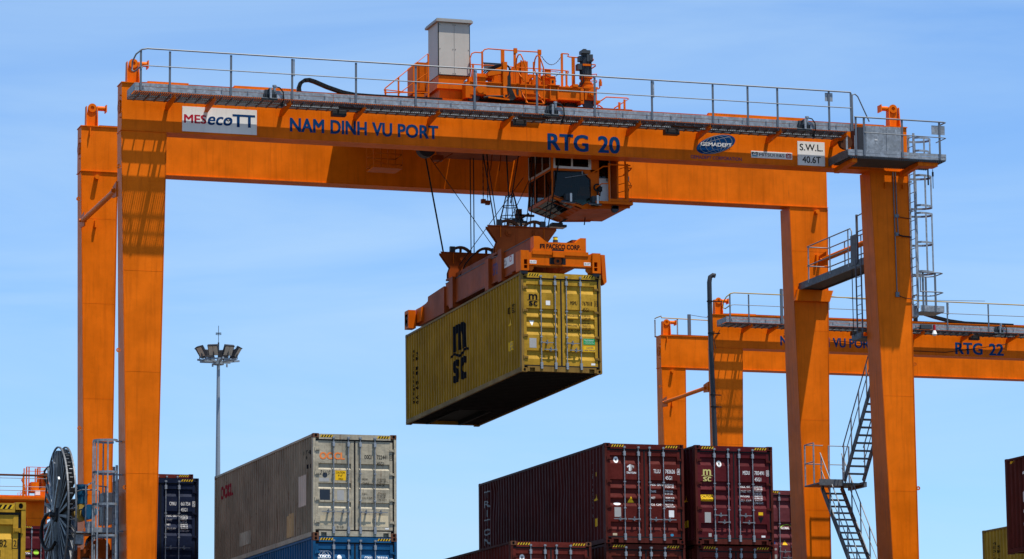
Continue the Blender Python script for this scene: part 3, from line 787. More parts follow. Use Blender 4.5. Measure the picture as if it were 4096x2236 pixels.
for j, ch in enumerate('SHIPPING CO'):
    if ch == 'I': S14.rect(1.35, 1.39, 2.12 - j * .165, 2.24 - j * .165)
    elif ch != ' ': S14.text(ch, 1.26, 1.48, 2.12 - j * 0.165, 2.24 - j * 0.165, 0.03)
container('yellow container lower behind the maroon one with tall white side letters', (37.64, 10.63, 4 * CH), 'c_yellow', 'B', postkey='p_yellow', inks={'side': {'black_ink': S14}})
# ------------------------------------------------------------------ gantry cranes
FY = 6.342
GX1, GZ0, GZ1 = 24.53, 23.355, 24.776
def loop(cx, cy, rx, ry, a0, a1, n, z):
    return [(cx + rx * math.cos(a0 + (a1 - a0) * i / n), cy + ry * math.sin(a0 + (a1 - a0) * i / n), z) for i in range(n + 1)]

def flat_lay(ink, name, mat, par, y=-0.006):
    return ink.lay(name, M[mat], lambda u, v, e: (u, y - e, v), par)

def floodlight(par, x, big=1.0):
    b = MB().box(x - 0.14, x + 0.16, -1.30, -1.12, 24.28, 24.50)
    b.quadbox(((x - .30, -1.52, 24.15), (x + .16, -1.52, 24.15), (x + .20, -1.26, 24.26), (x - .20, -1.26, 24.26), (x - .30, -1.54, 24.19), (x + .16, -1.54, 24.19), (x + .20, -1.28, 24.31), (x - .20, -1.28, 24.31)))
    for i in range(8): b.box(x - .20 + i * .05, x - .185 + i * .05, -1.46, -1.26, 24.25, 24.36)
    o = b.build('floodlight', M['motor'], par)
    MB().quadbox(((x - .27, -1.50, 24.142), (x + .14, -1.50, 24.142), (x + .17, -1.30, 24.232), (x - .18, -1.30, 24.232), (x - .27, -1.50, 24.147), (x + .14, -1.50, 24.147), (x + .17, -1.30, 24.237), (x - .18, -1.30, 24.237))).build('lens', M['lamp'], o)
    k = MB().box(x - .065, x - .005, -1.56, -1.545, 24.20, 24.50).box(x - .065, x - .005, -1.545, -1.30, 24.49, 24.505); k.build('bracket', M['galv'], o)
    MB().tube((x + .14, -1.26, 24.45), (x + .14, -1.26, 24.60), 0.045, 8).disc((x + .14, -1.26, 24.62), 'z', 0.06, .05, 8).build('junction_box', M['galv'], o)
    MB().path([(x + .18, -1.26, 24.60), (x + .30, -1.26, 24.58), (x + .40, -1.26, 24.46), (x + .42, -1.25, 24.25), (x + .40, -1.1, 24.12)], 0.018, 6).disc((x + .40, -1.1, 24.1), 'y', .05, .05, 8).build('cable', M['black'], o)
    return o

def lug(par, x, y, flip=1):
    m = MB()
    def X(d): return x + flip * d
    pts = [(X(0.0), 24.79), (X(0.36), 24.79), (X(0.30), 25.40), (X(0.26), 25.50), (X(0.19), 25.53), (X(0.11), 25.50), (X(0.06), 25.44)]
    m.poly(pts, 'y', y + 0.10, y + 0.13)
    m.poly([(y - .04, 24.79), (y + .30, 24.79), (y + .24, 25.44), (y + .04, 25.44)], 'x', X(-0.005), X(0.02))
    m.poly([(y - .04, 24.79), (y + .30, 24.79), (y + .24, 25.44), (y + .04, 25.44)], 'x', X(0.33), X(0.355))
    o = m.build('lifting_lug', M['orange'], par)
    MB().ring((X(0.19), y + 0.085, 25.40), 'y', 0.058, 0.135, 0.05, 20).build('eye_ring', M['orange'], o)
    q = MB().tube((X(0.35), y + .14, 25.40), (X(0.60), y + .14, 25.40), 0.075, 12); q.quadbox([(X(a), b, c) for a, b, c in ((.60, y + .0, 25.28), (.63, y + .0, 25.28), (.63, y + .28, 25.28), (.60, y + .28, 25.28), (.60, y + .0, 25.50), (.63, y + .0, 25.50), (.63, y + .28, 25.50), (.60, y + .28, 25.50))])
    q.build('bollard', M['orange'], o); return o

def caged_ladder(par, sx, x, y0, y1, zb, zt, hoops, r=0.36, strips=(-70, -35, 0, 35, 70), segs=None, mat='galv'):
    """vertical ladder on the side of a leg; the cage bulges towards sx"""
    m = MB()
    for y in (y0, y1): m.box(x - .035, x + .035, y - .012, y + .012, zb, zt)
    o = m.build('ladder', M[mat], par)
    z = zb + 0.15
    rm = MB().tube((x, y0, 0), (x, y1, 0), 0.011, 6).mesh('rung')
    while z < zt - .05:
        q = link('rung', rm, M['post'], o); q.location.z = z; z += 0.29
    yc = (y0 + y1) / 2
    def hp(a):
        a = math.radians(a); return (x + sx * (0.10 + 0.54 * math.cos(a) if abs(a) < 1.58 else 0.10), yc + r * math.sin(a))
    for z in hoops:
        pts = [(x, yc - r * .75, z)] + [(*hp(a), z) for a in range(-90, 91, 12)] + [(x, yc + r * .75, z)]
        MB().bar(pts, 0.010, 0.065).build('cage_hoop', M[mat], o)
    for (za, zb_) in (segs or [(min(hoops), max(hoops))]):
        for a in strips:
            px, py = hp(a)
            MB().box(px - .022, px + .022, py - .008, py + .008, za, zb_).build('cage_strip', M[mat], o)
    return o

def rail_run(par, pts, z0, zs, post_at, mat_post='post', mat_rail='rail', r=0.021, pw=0.05):
    """straight guard rail through pts (x, y); posts are parts of their own"""
    for i, zz in enumerate(zs):
        MB().path([(p[0], p[1], p[2] + zz if len(p) > 2 else z0 + zz) for p in pts], r if i == 0 else r * .75, 7).build('handrail' if i == 0 else 'mid_rail', M[mat_rail], par)
    for p in post_at:
        z = p[2] if len(p) > 2 else z0
        MB().box(p[0] - pw / 2, p[0] + pw / 2, p[1] - .012, p[1] + .012, z - 0.05, z + zs[0]).build('post', M[mat_post], par)

def crane(tagname, label, loc, number, first=True):
    t = thing('gantry_crane', label, 'gantry crane', loc, 'orange gantry cranes of the port')
    O = M['orange']
    # girders
    girders = []
    for k, y in ((0, 0.0), (1, FY)):
        m = MB().box(0.0, GX1, y, y + 0.60, GZ0 + 0.022, GZ1 - 0.028)
        gd = m.build('girder', O, t); girders.append(gd)
        MB().box(-0.02, GX1 + .02, y - .035, y + .635, GZ1 - .026, GZ1).build('top_flange', O, gd)
        MB().box(-0.02, GX1 + .02, y - .035, y + .635, GZ0, GZ0 + .020).build('bottom_flange', O, gd)
        for xx in (5.9, 12.2, 18.3): MB().box(xx, xx + .012, y - .0035, y, GZ0 + .03, GZ1 - .03).build('weld_seam', M['orange_worn_shaded'], gd)
        hp = MB().ring((-0.012, y + .30, 24.1), 'x', 0.17, 0.20, 0.03, 20); hp.disc((-0.008, y + .3, 24.1), 'x', .17, .015, 20)
        for i in range(5):
            hp.tube((-.05, y + .10, 23.75 + i * .16), (0, y + .10, 23.75 + i * .16), .018, 6)
        hp.build('end_hatch', M['orange_worn_shaded'], gd)
        MB().box(0.6, 23.9, y + .26, y + .34, GZ1 + .001, GZ1 + .085).build('trolley_rail', M['orange_dirty_shaded'], gd)
        for xx in (3.0, 6.4, 10, 14, 18, 22): MB().box(xx - .05, xx + .05, y + .18, y + .255, GZ1 + .001, GZ1 + .04).build('rail_clip', O, gd)
    for x0, x1, h in ((0.75, 1.95, .06), (3.3, 5.15, .075), (18.0, 21.2, .09)): MB().box(x0, x1, -.015, .14, GZ1 + .001, GZ1 + h).build('cable_tray', O, t)
    tr = MB()
    for i in range(10): tr.disc((18.08 + i * .085, -.013, GZ1 + .055), 'y', .012, .004, 6)
    for i in range(12): tr.disc((4.45 + i * .07, -.013, GZ1 + .045), 'y', .012, .004, 6)
    tr.build('tray_hole', M['black'], t)
    # legs: front outline in x-z, thickness in y
    def leg(y, xa0, xa1, xb0, xb1, d0, d1, zb=1.2, za=GZ0 - .002):
        V = []
        for z, x0, x1, d in ((zb, xb0, xb1, d1), (za, xa0, xa1, d0)):
            V += [(x0, y, z), (x1, y, z), (x1, y + d, z), (x0, y + d, z)]
        m = MB().quadbox(V); o = m.build('leg', O, t)
        e = MB()                                                   # raised edge strips along the corners
        for i in (0, 1):
            a = Vector(V[4 + i]); b = Vector(V[i]); s_ = .012 if i == 0 else -.012
            e.quadbox([b + Vector((-.012, -.012, 0)), b + Vector((.012, -.012, 0)), b + Vector((.012, -.001, 0)), b + Vector((-.012, -.001, 0)),
                       a + Vector((-.012, -.012, -.03)), a + Vector((.012, -.012, -.03)), a + Vector((.012, -.001, -.03)), a + Vector((-.012, -.001, -.03))])
        e.build('edge_strip', M['orange_worn_shaded'], o)
        for zz in (21.9, 19.3, 16.4, 13.5):                         # plate joints across the front
            f = (za - zz) / (za - zb); a = xa0 + (xb0 - xa0) * f; b = xa1 + (xb1 - xa1) * f
            MB().box(a + .015, b - .015, y - .003, y, zz, zz + .010).build('weld_seam', O, o)
        return o
    leg(0.0, 0.0, 1.312, 0.50, 0.93, 0.62, 1.60)
    lr = leg(0.0, 23.265, 24.53, 24.05, 24.54, 0.78, 1.45)
    leg(FY, 0.015, 1.13, 0.45, 0.95, 0.62, 1.60)
    fr = leg(FY, 23.2, 24.53, 23.85, 24.15, 0.79, 1.65)
    for x0, x1 in ((.50, .93), (23.9, 24.5)): MB().box(x0, x1, -2.0, FY + 3, 0.75, 1.19).build('sill_beam', O, t)
    for x in (0.4, 24.3):
        for y in (-1.5, 1.5, 6, 8.5): MB().disc((x + .3, y, .6), 'x', .6, .4, 20).build('tyre', M['black'], t)
    for xx, f, xl in ((0.20, 1, 0), (24.42, -1, 1)):
        lug(t, xx, 0.22, f); lug(t, xx, FY + .22, f)
    # struts and small lugs
    for xx, nm in ((0.02, 0), (24.2, 1)):
        sc_ = MB().tube((xx, 0.95, 21.77 - .18 * nm), (xx, 5.95, 21.77 - .18 * nm), 0.085, 12)
        so_ = sc_.build('strut', O, t)
        for ya, yb in ((0.70, 1.25), (5.7, FY)):
            MB().poly([(ya, 21.55 - .18 * nm), (yb, 21.60 - .18 * nm), (yb, 21.93 - .18 * nm), (ya, 22.0 - .18 * nm)], 'x', xx - .02, xx + .02).disc((xx, (ya + yb) / 2, 21.77 - .18 * nm), 'x', .05, .22, 10).build('gusset', M['orange_worn_shaded'], so_)
    for (x, z) in ((0.48, 23.17), (24.12, 23.2)): MB().disc((x, FY - .085, z), 'y', .072, .17, 14).build('pipe_stub', O, t)
    for (x, z) in ((0.46, 21.76), (24.09, 21.71)): MB().poly([(x - .03, z - .14), (x + .03, z - .14), (x + .045, z), (x + .03, z + .08), (x - .03, z + .08)], 'y', FY - .12, FY).build('lug_plate', O, t)
    MB().poly([(.25, 24.45), (.27, 24.45), (.29, 24.70), (.25, 24.70)], 'y', FY - .10, FY - .001).build('lug_plate', O, t)
    for (x, y, z) in ((-.06, .03, 22.3), (-.02, .03, 17.0), (0.20, .03, 13.1), (-.06, FY + .03, 22.5), (0.05, FY + .03, 15.5), (0.2, FY + .03, 13.3), (24.60, .03, 17.4), (24.60, .03, 13.6), (24.35, FY + .03, 18.0), (24.28, FY + .03, 13.6)):
        MB().ring((x, y, z), 'y', .025, .062, .03, 14).build('lifting_eye', M['orange_worn_shaded'], t)
    for (x, z) in ((23.75, 22.9), (24.35, 22.9)): MB().box(x - .02, x + .02, -.07, -.013, z - .09, z + .09).build('lug_plate', O, t)
    # girder walkway
    wk = MB().box(0.12, 22.15, -.30, -.155, 24.215, 24.262).box(0.12, 22.15, -.49, -.40, 24.215, 24.262).box(0.12, 22.15, -.71, -.60, 24.212, 24.266)
    walk = wk.build('walkway', M['galv_dark'], t)
    cmh = MB().box(-.02, .02, -1.20, -.28, 24.175, 24.211).mesh('cross_bar')
    for i in range(73):
        c = link('cross_bar', cmh, M['galv_dark'], walk); c.location.x = 0.28 + i * 0.30
    gr = MB()
    for i in range(365): gr.box(0.16 + i * .06, 0.184 + i * .06, -1.195, -.72, 24.235, 24.265)
    stuff(gr.build('grating', M['grating'], walk))
    xs = [0.12, 2.95, 5.95, 9.1, 11.72, 14.6, 16.65, 19.6, 22.16]
    for a, b in zip(xs, xs[1:]):
        MB().box(a + .006, b - .006, -1.222, -1.205, 24.270, 24.392).box(a + .006, b - .006, -1.222, -1.205, 24.404, 24.500).box(a + .006, b - .006, -1.225, -1.19, 24.27, 24.278).build('toe_plate', M['galv'], walk)
    btm = MB().box(-.018, .018, -1.232, -1.222, 24.33, 24.425).mesh('toe_clip')
    for i in range(29): link('toe_clip', btm, M['post'], walk).location.x = .37 + i * .76
    MB().box(.118, .13, -1.2, -.16, 24.27, 24.48).build('toe_plate', M['galv'], walk)
    MB().tube((4.6, -.82, 24.16), (22.1, -.82, 24.16), .026, 8).build('conduit', M['post'], walk)
    bm_ = MB().poly([(-.002, 24.02), (-.002, 24.209), (-1.18, 24.234), (-1.18, 24.15)], 'x', -.012, .012)
    bm_.quadbox(((-.06, -1.18, 24.138), (.06, -1.18, 24.138), (.06, -.002, 24.006), (-.06, -.002, 24.006), (-.06, -1.18, 24.150), (.06, -1.18, 24.150), (.06, -.002, 24.018), (-.06, -.002, 24.018)))
    bme = bm_.mesh('bracket')
    for x in (1.30, 2.46, 4.68, 6.90, 9.15, 11.40, 13.55, 15.37, 17.60, 19.87, 22.0):
        q = link('bracket', bme, O, walk); q.location.x = x
    for x, w in ((6.1, .42), (11.6, .42), (16.4, .45)): MB().box(x, x + w, -.55, -.31, 24.02, 24.17).box(x + .1, x + w + .5, -1.1, -.8, 24.17, 24.205).build('junction_box', M['steel'], walk)
    posts = [0.30, 1.14, 2.92, 4.72, 6.62, 8.42, 10.21, 12.13, 13.93, 15.73, 17.67, 18.79, 19.75, 21.43, 22.15]
    pm = MB().box(-.030, .030, -1.247, -1.226, 24.285, 25.455).mesh('post')
    for x in posts:
        q = link('post', pm, M['post'], walk); q.location.x = x
    for x in (4.76, 10.25, 15.77): MB().box(x, x + .035, -1.24, -1.228, 24.95, 25.45).build('splice_plate', M['galv'], walk)
    rk = 'rail' if first else 'yellow_rail'
    MB().path([(22.15, -1.25, 25.475), (0.48, -1.25, 25.50), (0.32, -1.25, 25.46), (0.17, -1.18, 25.33), (0.10, -1.02, 25.15), (0.10, -.95, 24.90), (0.16, -1.06, 24.85), (0.30, -1.25, 24.97)], .023, 8).build('handrail', M[rk], walk)
    MB().path([(22.15, -1.25, 24.985), (0.48, -1.25, 25.00), (0.36, -1.25, 24.98), (0.30, -1.25, 24.90)], .016, 7).build('mid_rail', M['rail'], walk)
    for x in (3.95 if first else 99, 12.45, 20.45):
        if x < 50 and (first or x < 15): floodlight(walk, x + .1)
    MB().box(21.31, 21.56, -1.222, -1.214, 25.16, 25.42).build('label_plate', M['galv'], walk)
    # lettering on the front of the near girder
    gd = girders[0]
    if first:
        sg = MB().box(1.77, 3.97, -.012, -.002, 23.42, 24.155).build('sign', M['sign'], gd)
        flat_lay(Ink().text('MES', 1.82, 2.48, 23.665, 23.925, 0.045), 'lettering', 'red_ink', sg, -.0135)
        flat_lay(Ink().text('eco', 2.49, 3.22, 23.645, 23.90, 0.05, 0.22).text('TT', 3.25, 3.92, 23.625, 24.0, 0.045), 'lettering', 'blue_ink', sg, -.0135)
        flat_lay(Ink().poly([(3.115, 23.74), (3.125, 23.74), (3.125, 23.80), (3.115, 23.80)]).ell(3.09, 23.81, .035, .015, -.5, 10).ell(3.155, 23.81, .035, .015, .5, 10), 'lettering', 'black_ink', sg, -.0165)
    tx, kx = (0.0, 1.0) if first else (-1.77, .968)
    for w_, a_, b_ in (('NAM', 4.96, 5.99), ('DINH', 6.18, 7.28), ('VU', 7.44, 8.05), ('PORT', 8.22, 9.46)):
        flat_lay(Ink().text(w_, a_ * kx + tx, b_ * kx + tx, 23.585 - (0 if first else .04), 23.995 - (0 if first else .045), 0.040), 'lettering', 'blue_ink', gd)
    for w_, a_, b_ in (('RTG', 12.85, 14.14), (number, 14.44, 15.14)):
        flat_lay(Ink().text(w_, a_ - (0 if first else 1.74), b_ - (0 if first else 1.74), 23.445, 23.965, 0.045), 'lettering', 'blue_ink', gd)
    if first:
        e = Ink().ell(18.22, 23.90, .655, .265, .30, 40); flat_lay(e, 'emblem', 'blue_ink', gd)
        gl = Ink(); c, s = math.cos(.30), math.sin(.30)
        def E(u, v): return (18.22 + u * c - v * s, 23.90 + u * s + v * c)
        for k in (.25, .55, .85): gl.line([E(.63 * k * math.cos(a), .26 * math.sin(a)) for a in [2 * math.pi * i / 28 for i in range(29)]], .009)
        for v in (-.15, .13): gl.line([E(-.52, v - .02), E(-.2, v), E(.2, v), E(.52, v - .02)], .009)
        gl.line([E(0, -.26), E(0, .26)], .009); flat_lay(gl, 'emblem', 'paper', gd, -.014)
        flat_lay(Ink().text('GEMADEPT', 17.72, 18.73, 23.835, 23.95, 0.035), 'lettering', 'white_ink', gd, -.022)
        flat_lay(Ink().text('GEMADEPT CORPORATION', 17.40, 19.05, 23.43, 23.535, 0.014), 'lettering', 'navy_ink', gd)
        sg = MB().box(19.36, 20.70, -.012, -.002, 23.555, 23.765).build('sign', M['sign'], gd)
        flat_lay(Ink().text('M', 19.385, 19.565, 23.645, 23.735, 0.04).text('MITSUI E&S', 19.62, 20.44, 23.61, 23.705, 0.012), 'lettering', 'black_ink', sg, -.0135)
        flat_lay(Ink().rect(19.385, 19.565, 23.592, 23.632), 'lettering', 'cyan_ink', sg, -.0135)
        flat_lay(Ink().frame(20.515, 20.655, 23.60, 23.725, .03).line(arc((20.585, 23.66), .035, -1.5, 4.2, 12) and [(a[0], a[2]) for a in arc((20.585, 23.665), .035, -1.5, 4.2, 12)], .02), 'lettering', 'red_ink', sg, -.0135)
        sg = MB().box(20.88, 21.775, -.012, -.002, 23.40, 24.145).build('sign', M['sign'], gd)
        flat_lay(Ink().text('S.W.L.', 20.95, 21.71, 23.86, 24.07, 0.02).text('40.6T', 21.03, 21.64, 23.48, 23.685, 0.02), 'lettering', 'black_ink', sg, -.0135)
    # access platform at the right end of the girder
    pf = MB().box(21.92, 25.12, -1.50, -.12, 23.44, 23.47)
    plat = pf.build('access_platform', M['galv_dark'], t)
    MB().box(21.90, 25.13, -1.522, -1.504, 23.471, 23.555).box(21.90, 25.13, -1.522, -1.504, 23.565, 23.655).build('toe_plate', M['galv'], plat)
    MB().box(25.122, 25.135, -1.50, -.5, 23.471, 23.655).build('toe_plate', M['galv'], plat)
    MB().box(21.885, 21.897, -1.50, -.02, 23.40, 23.655).build('toe_plate', M['galv_dark'], plat)
    for x in (22.16, 22.43, 23.68, 24.92): MB().box(x - .032, x + .032, -1.548, -1.526, 23.48, 24.64).build('post', M['post'], plat)
    MB().path([(22.12, -1.55, 24.655), (25.05, -1.55, 24.645), (25.14, -1.50, 24.645), (25.14, -.95, 24.645)], .023, 8).build('handrail', M['rail'], plat)
    MB().path([(22.43, -1.55, 24.19), (25.05, -1.55, 24.16), (25.14, -1.50, 24.16), (25.14, -.8, 24.16)], .016, 7).build('mid_rail', M['rail'], plat)
    MB().path([(22.24, -1.15, 24.3), (22.24, -1.15, 25.42), (22.33, -1.15, 25.45), (22.42, -1.15, 25.38), (22.78, -1.15, 24.62)], .02, 7).build('handrail', M['post'], plat)
    MB().box(24.66, 25.10, -1.535, -1.528, 24.25, 24.53).build('label_plate', M['galv'], plat)
    for x in (22.15, 24.32): MB().beam((x, -.002, 23.28), (x, -1.42, 23.36), .16, .15).build('bracket', O, plat)
    MB().box(24.42, 24.90, -1.40, -1.0, 23.29, 23.435).build('bracket', O, plat)
    gb = MB()
    for i in range(44): gb.box(22.0 + i * .07, 22.03 + i * .07, -1.48, -.2, 23.40, 23.438)
    stuff(gb.build('grating', M['grating'], plat))
    cab_ = MB().box(22.74, 23.92, -.92, -.25, 23.66, 24.545).build('electrical_cabinet', M['galv'], plat)
    MB().box(22.76, 23.42, -.934, -.922, 23.70, 24.52).build('cabinet_door', M['galv'], cab_)
    MB().box(23.435, 23.905, -.934, -.922, 23.70, 24.52).build('cabinet_door', M['galv'], cab_)
    MB().box(23.04, 23.13, -.940, -.936, 24.10, 24.13).build('label_plate', M['white'], cab_)
    MB().box(22.52, 22.73, -.86, -.30, 23.8, 24.5).build('junction_box', M['steel'], plat)
    MB().box(22.05, 22.36, -.75, -.35, 23.62, 23.75).disc((22.2, -.6, 24.05), 'y', .22, .12, 14).build('cable_drum', M['rust'], plat)
    for x in (22.08, 22.36): MB().box(x - .03, x + .03, -1.02, -.99, 23.6, 24.2).build('post', M['galv'], plat)
    ld = caged_ladder(t, 1, 24.80, 0.10, 0.50, 19.15, 24.62, (24.46, 24.05, 23.28, 22.34, 22.10, 21.19, 20.28), segs=[(24.05, 24.46), (22.34, 23.28), (20.28, 22.10)])
    for z in (24.5, 23.1, 22.2, 20.7, 19.5): MB().box(24.5, 24.79, .28, .32, z, z + .05).build('stand_off', M['galv'], ld)
    MB().tube((25.35, -.05, 23.4), (25.35, -.05, 23.26), .03, 6).tube((25.28, -.2, 23.45), (25.28, -.2, 22.85), .012, 5).tube((25.12, -.2, 23.45), (25.12, -.2, 22.95), .024, 6).build('cable', M['black'], ld)
    lp = MB().box(24.86, 25.64, .05, .80, 19.035, 19.05).box(24.86, 25.64, .035, .048, 19.05, 19.235).box(25.642, 25.655, .05, .80, 19.05, 19.235).box(24.60, 24.86, .2, .6, 18.9, 19.25).build('ladder_platform', M['galv'], t)
    for p in ((24.95, .03), (25.36, .03), (25.40, .80)): MB().box(p[0] - .03, p[0] + .03, p[1] - .012, p[1] + .012, 19.06, 20.26).build('post', M['post'], lp)
    for z in (20.26, 19.66): MB().path([(24.84, .02, z), (25.52, .02, z), (25.64, .10, z), (25.64, .70, z), (25.5, .82, z), (24.84, .82, z)], .02, 7).build('handrail', M['rail'], lp)
    MB().path([(24.86, .02, 20.26), (24.86, .02, 19.66)], .02, 7).build('handrail', M['rail'], lp)
    # conduits down the right leg
    cd_ = MB().tube((24.02, -.03, 23.33), (24.05, -.03, 19.55), .017, 7).tube((24.10, -.03, 23.33), (24.12, -.03, 21.95), .017, 7).path([(24.12, -.03, 21.95), (24.14, -.04, 21.4)], .017, 7)
    cd_.box(24.05, 24.17, -.05, -.012, 21.92, 22.02).box(24.06, 24.16, -.05, -.012, 21.35, 21.45).box(24.0, 24.12, -.05, -.012, 19.45, 19.6)
    co = cd_.build('conduit', M['post'], t)
    for pp, r_ in (([(24.12, -.04, 21.95), (24.3, -.04, 21.92), (24.56, -.04, 21.90)], .012), ([(24.14, -.04, 21.38), (24.3, -.04, 21.34), (24.57, -.02, 21.33)], .022), ([(24.06, -.04, 19.50), (24.3, -.05, 19.42), (24.57, -.04, 19.40)], .012)):
        MB().path(pp, r_, 5).build('cable', M['black'], co)
    # bridge between the right legs
    bx0, bx1, bz = 23.45, 24.22, 20.70
    br = MB().box(bx0, bx0 + .05, 1.0, 6.32, bz - .09, bz + .13).box(bx1 - .05, bx1, 1.0, 6.32, bz - .09, bz + .13).box(bx0 + .05, bx1 - .05, 1.0, 6.32, bz - .02, bz).box(bx0 + .05, bx1 - .05, 6.25, 6.32, bz - .12, bz - .02)
    bridge = br.build('leg_bridge', M['galv_dark'], t)
    gb = MB()
    for i in range(70): gb.box(bx0 + .06, bx1 - .06, 1.1 + i * .072, 1.13 + i * .072, bz - .05, bz - .02)
    stuff(gb.build('grating', M['grating'], bridge))
    for z, nm in ((1.20, 'handrail'), (.58, 'mid_rail')):
        MB().path([(bx0, 2.2, bz + z), (bx0, 5.45, bz + z), (bx0, 5.55, bz + z), (bx0 + .10, 5.6, bz + z), (bx1 - .03, 5.6, bz + z), (bx1, 5.5, bz + z), (bx1, 1.2, bz + z)], .02, 7).build(nm, M['rail'], bridge)
    for p in ((bx0, 5.46), (bx0, 3.71), (bx0, 2.24), (bx1, 5.5), (bx1, 4.3), (bx1, 3.0)): MB().box(p[0] - .01, p[0] + .01, p[1] - .03, p[1] + .03, bz + .02, bz + 1.20).build('post', M['galv'], bridge)
    MB().path([(bx0, 2.20, bz + 1.20), (bx0, 2.05, bz + 1.2), (bx0, 1.95, bz + 1.1), (bx0, 1.95, bz + .65), (bx0, 2.05, bz + .58)], .02, 7).build('handrail', M['rail'], bridge)
    MB().box(bx0 - .03, bx0 + .03, 1.50, 1.56, bz, bz + 1.55).path([(bx0, 1.5, bz + 1.5), (bx0, .9, bz + 1.52)], .018, 6).path([(bx0, 1.5, bz + 1.0), (bx0, .9, bz + 1.0)], .018, 6).build('post', M['post'], bridge)
    MB().box(bx0 - .02, bx0 + .06, 1.62, 2.02, bz + .0, bz + .95).build('gate_post', M['galv_dark'], bridge)
    MB().quadbox(((23.27, FY - .16, 20.25), (24.47, FY - .16, 20.25), (24.47, FY - .004, 20.25), (23.27, FY - .004, 20.25), (23.36, FY - .16, 20.62), (24.60, FY - .16, 20.62), (24.60, FY - .004, 20.62), (23.36, FY - .004, 20.62))).build('support_collar', O, t)
    il = MB()
    for y in (1.05, 1.45): il.box(23.33, 23.37, y - .015, y + .015, 18.35, 20.8)
    ilo = il.build('ladder', M['post'], t)
    rm = MB().tube((23.35, 1.05, 0), (23.35, 1.45, 0), .011, 6).mesh('rung')
    for i in range(8): link('rung', rm, M['post'], ilo).location.z = 18.5 + .29 * i
    MB().box(23.3, 24.0, 1.0, 1.75, 18.30, 18.36).box(23.28, 23.3, 1.0, 1.75, 18.3, 18.48).build('ladder_platform', M['galv_dark'], t)
    MB().path([(23.26, 1.55, 20.5), (23.26, 1.55, 18.6), (23.3, 1.5, 18.35)], .014, 6).build('cable', M['black'], ilo)
    # stair down the right legs
    land = MB().box(23.25, 24.85, 4.5, 5.75, 14.16, 14.20).box(23.24, 24.05, 4.48, 4.50, 14.10, 14.30) .box(24.75, 24.86, 4.48, 5.75, 14.08, 14.24).build('stair_landing', M['galv_dark'], t)
    for (x, y) in ((23.28, 5.72), (23.28, 5.0), (24.1, 5.72), (24.8, 5.72)): MB().box(x - .02, x + .02, y - .02, y + .02, 14.2, 15.5).build('post', M['galv'], land)
    for z in (15.5, 14.9): MB().path([(23.28, 5.0, z), (23.28, 5.72, z), (23.9, 5.72, z)], .018, 6).build('handrail', M['rail'], land); MB().path([(24.1, 5.72, z), (24.8, 5.72, z)], .016, 6).build('handrail', M['rail'], land)
    def flight(xa, xb, ya, za, yb, zb, rails=True):
        st = MB()
        for x in (xa, xb): st.beam((x, ya, za), (x, yb, zb), .03, .20)
        so2 = st.build('staircase', M['galv_dark'], t)
        n = int(abs(zb - za) / .215); tm = MB().box(xa + .015, xb - .015, -.11, .11, -.03, .012).mesh('tread')
        for i in range(1, n):
            f = i / n; q = link('tread', tm, M['galv_dark'], so2); q.location = (0, ya + (yb - ya) * f, za + (zb - za) * f)
        for x in (xa - .03, xb + .03):
            for dz, rr in ((1.08, .020), (.62, .015)):
                MB().path([(x, ya, za + dz), (x, yb, zb + dz)], rr, 7).build('handrail', M['rail'], so2)
            L = int(math.hypot(yb - ya, zb - za) / 1.25) + 1
            for i in range(L + 1):
                f = (i + .12) / (L + .24); y = ya + (yb - ya) * f; z = za + (zb - za) * f
                MB().box(x - .012, x + .012, y - .028, y + .028, z - .05, z + 1.08).build('post', M['galv'], so2)
    flight(24.10, 24.75, 4.50, 14.25, 1.15, 18.28)
    flight(23.70, 24.38, 5.40, 14.15, 0.6, 8.35)
    # left-hand ladder with cage, only on the crane in front
    if first:
        l2 = caged_ladder(t, -1, 0.02, 0.30, 0.72, 8.5, 13.75, (14.45, 13.55, 12.64, 11.75, 10.8), r=.37)
        for z in (14.45, 13.5, 11.9): MB().box(.02, .30, .48, .54, z - .02, z + .02).build('stand_off', M['galv'], l2)
    return t

c20 = crane('a', 'big orange gantry crane in front carrying the spreader and trolley', (0, 0, 0), '20', True)
c22 = crane('b', 'smaller-looking orange gantry crane behind, with yellow handrail and black exhaust pipe', (32.56, 37.65, 0), '22', False)
# black exhaust pipe on the second crane
ep = MB().path([(-.02, -.42, 26.33), (-.10, -.36, 26.36), (-.22, -.35, 26.28), (-.26, -.35, 26.05), (-.26, -.35, 25.2), (-.23, -.35, 23.0), (-.16, -.35, 20.5), (-.10, -.35, 18.0), (0.1, -.35, 10.0)], .10, 12).build('exhaust_pipe', M['steel'], c22)
for z, x in ((25.25, -.26), (23.9, -.24), (21.3, -.19), (20.8, -.17)):
    MB().ring((x, -.35, z), 'z', .10, .125, .05, 14).box(x + .10, .18 if z < 24 else .3, -.37, -.33, z - .02, z + .02).build('pipe_clamp', M['black'], ep)
for x in (2.62, ): MB().box(x - .05, x + .05, -1.28, -1.18, 24.3, 25.75).beam((x + .08, -1.22, 25.0), (x + .65, -1.22, 24.35), .04, .06).build('stop_post', M['post'], c22)
MB().path([(2.62, -1.22, 25.72), (2.9, -1.22, 25.68), (3.6, -1.22, 25.63), (6, -1.22, 25.45), (12, -1.22, 25.6)], .010, 5).build('limit_wire', M['steel'], c22)
fb = MB().box(-.02, 4.0, FY + .66, FY + .70, GZ1 + .02, GZ1 + .05)
fbo = fb.build('walkway', M['galv_dark'], c22)
for x in (-.0, 1.05): MB().box(x - .03, x + .03, FY + .70, FY + .72, GZ1, 25.65 if x else 25.55).build('post', M['galv'], fbo)
MB().path([(-.0, FY + .72, 25.6), (-.08, FY + .3, 25.58), (0.0, FY - .1, 25.6), (.3, FY + .7, 25.65), (6, FY + .72, 25.55)], .022, 7).build('handrail', M['yellow_rail'], fbo)
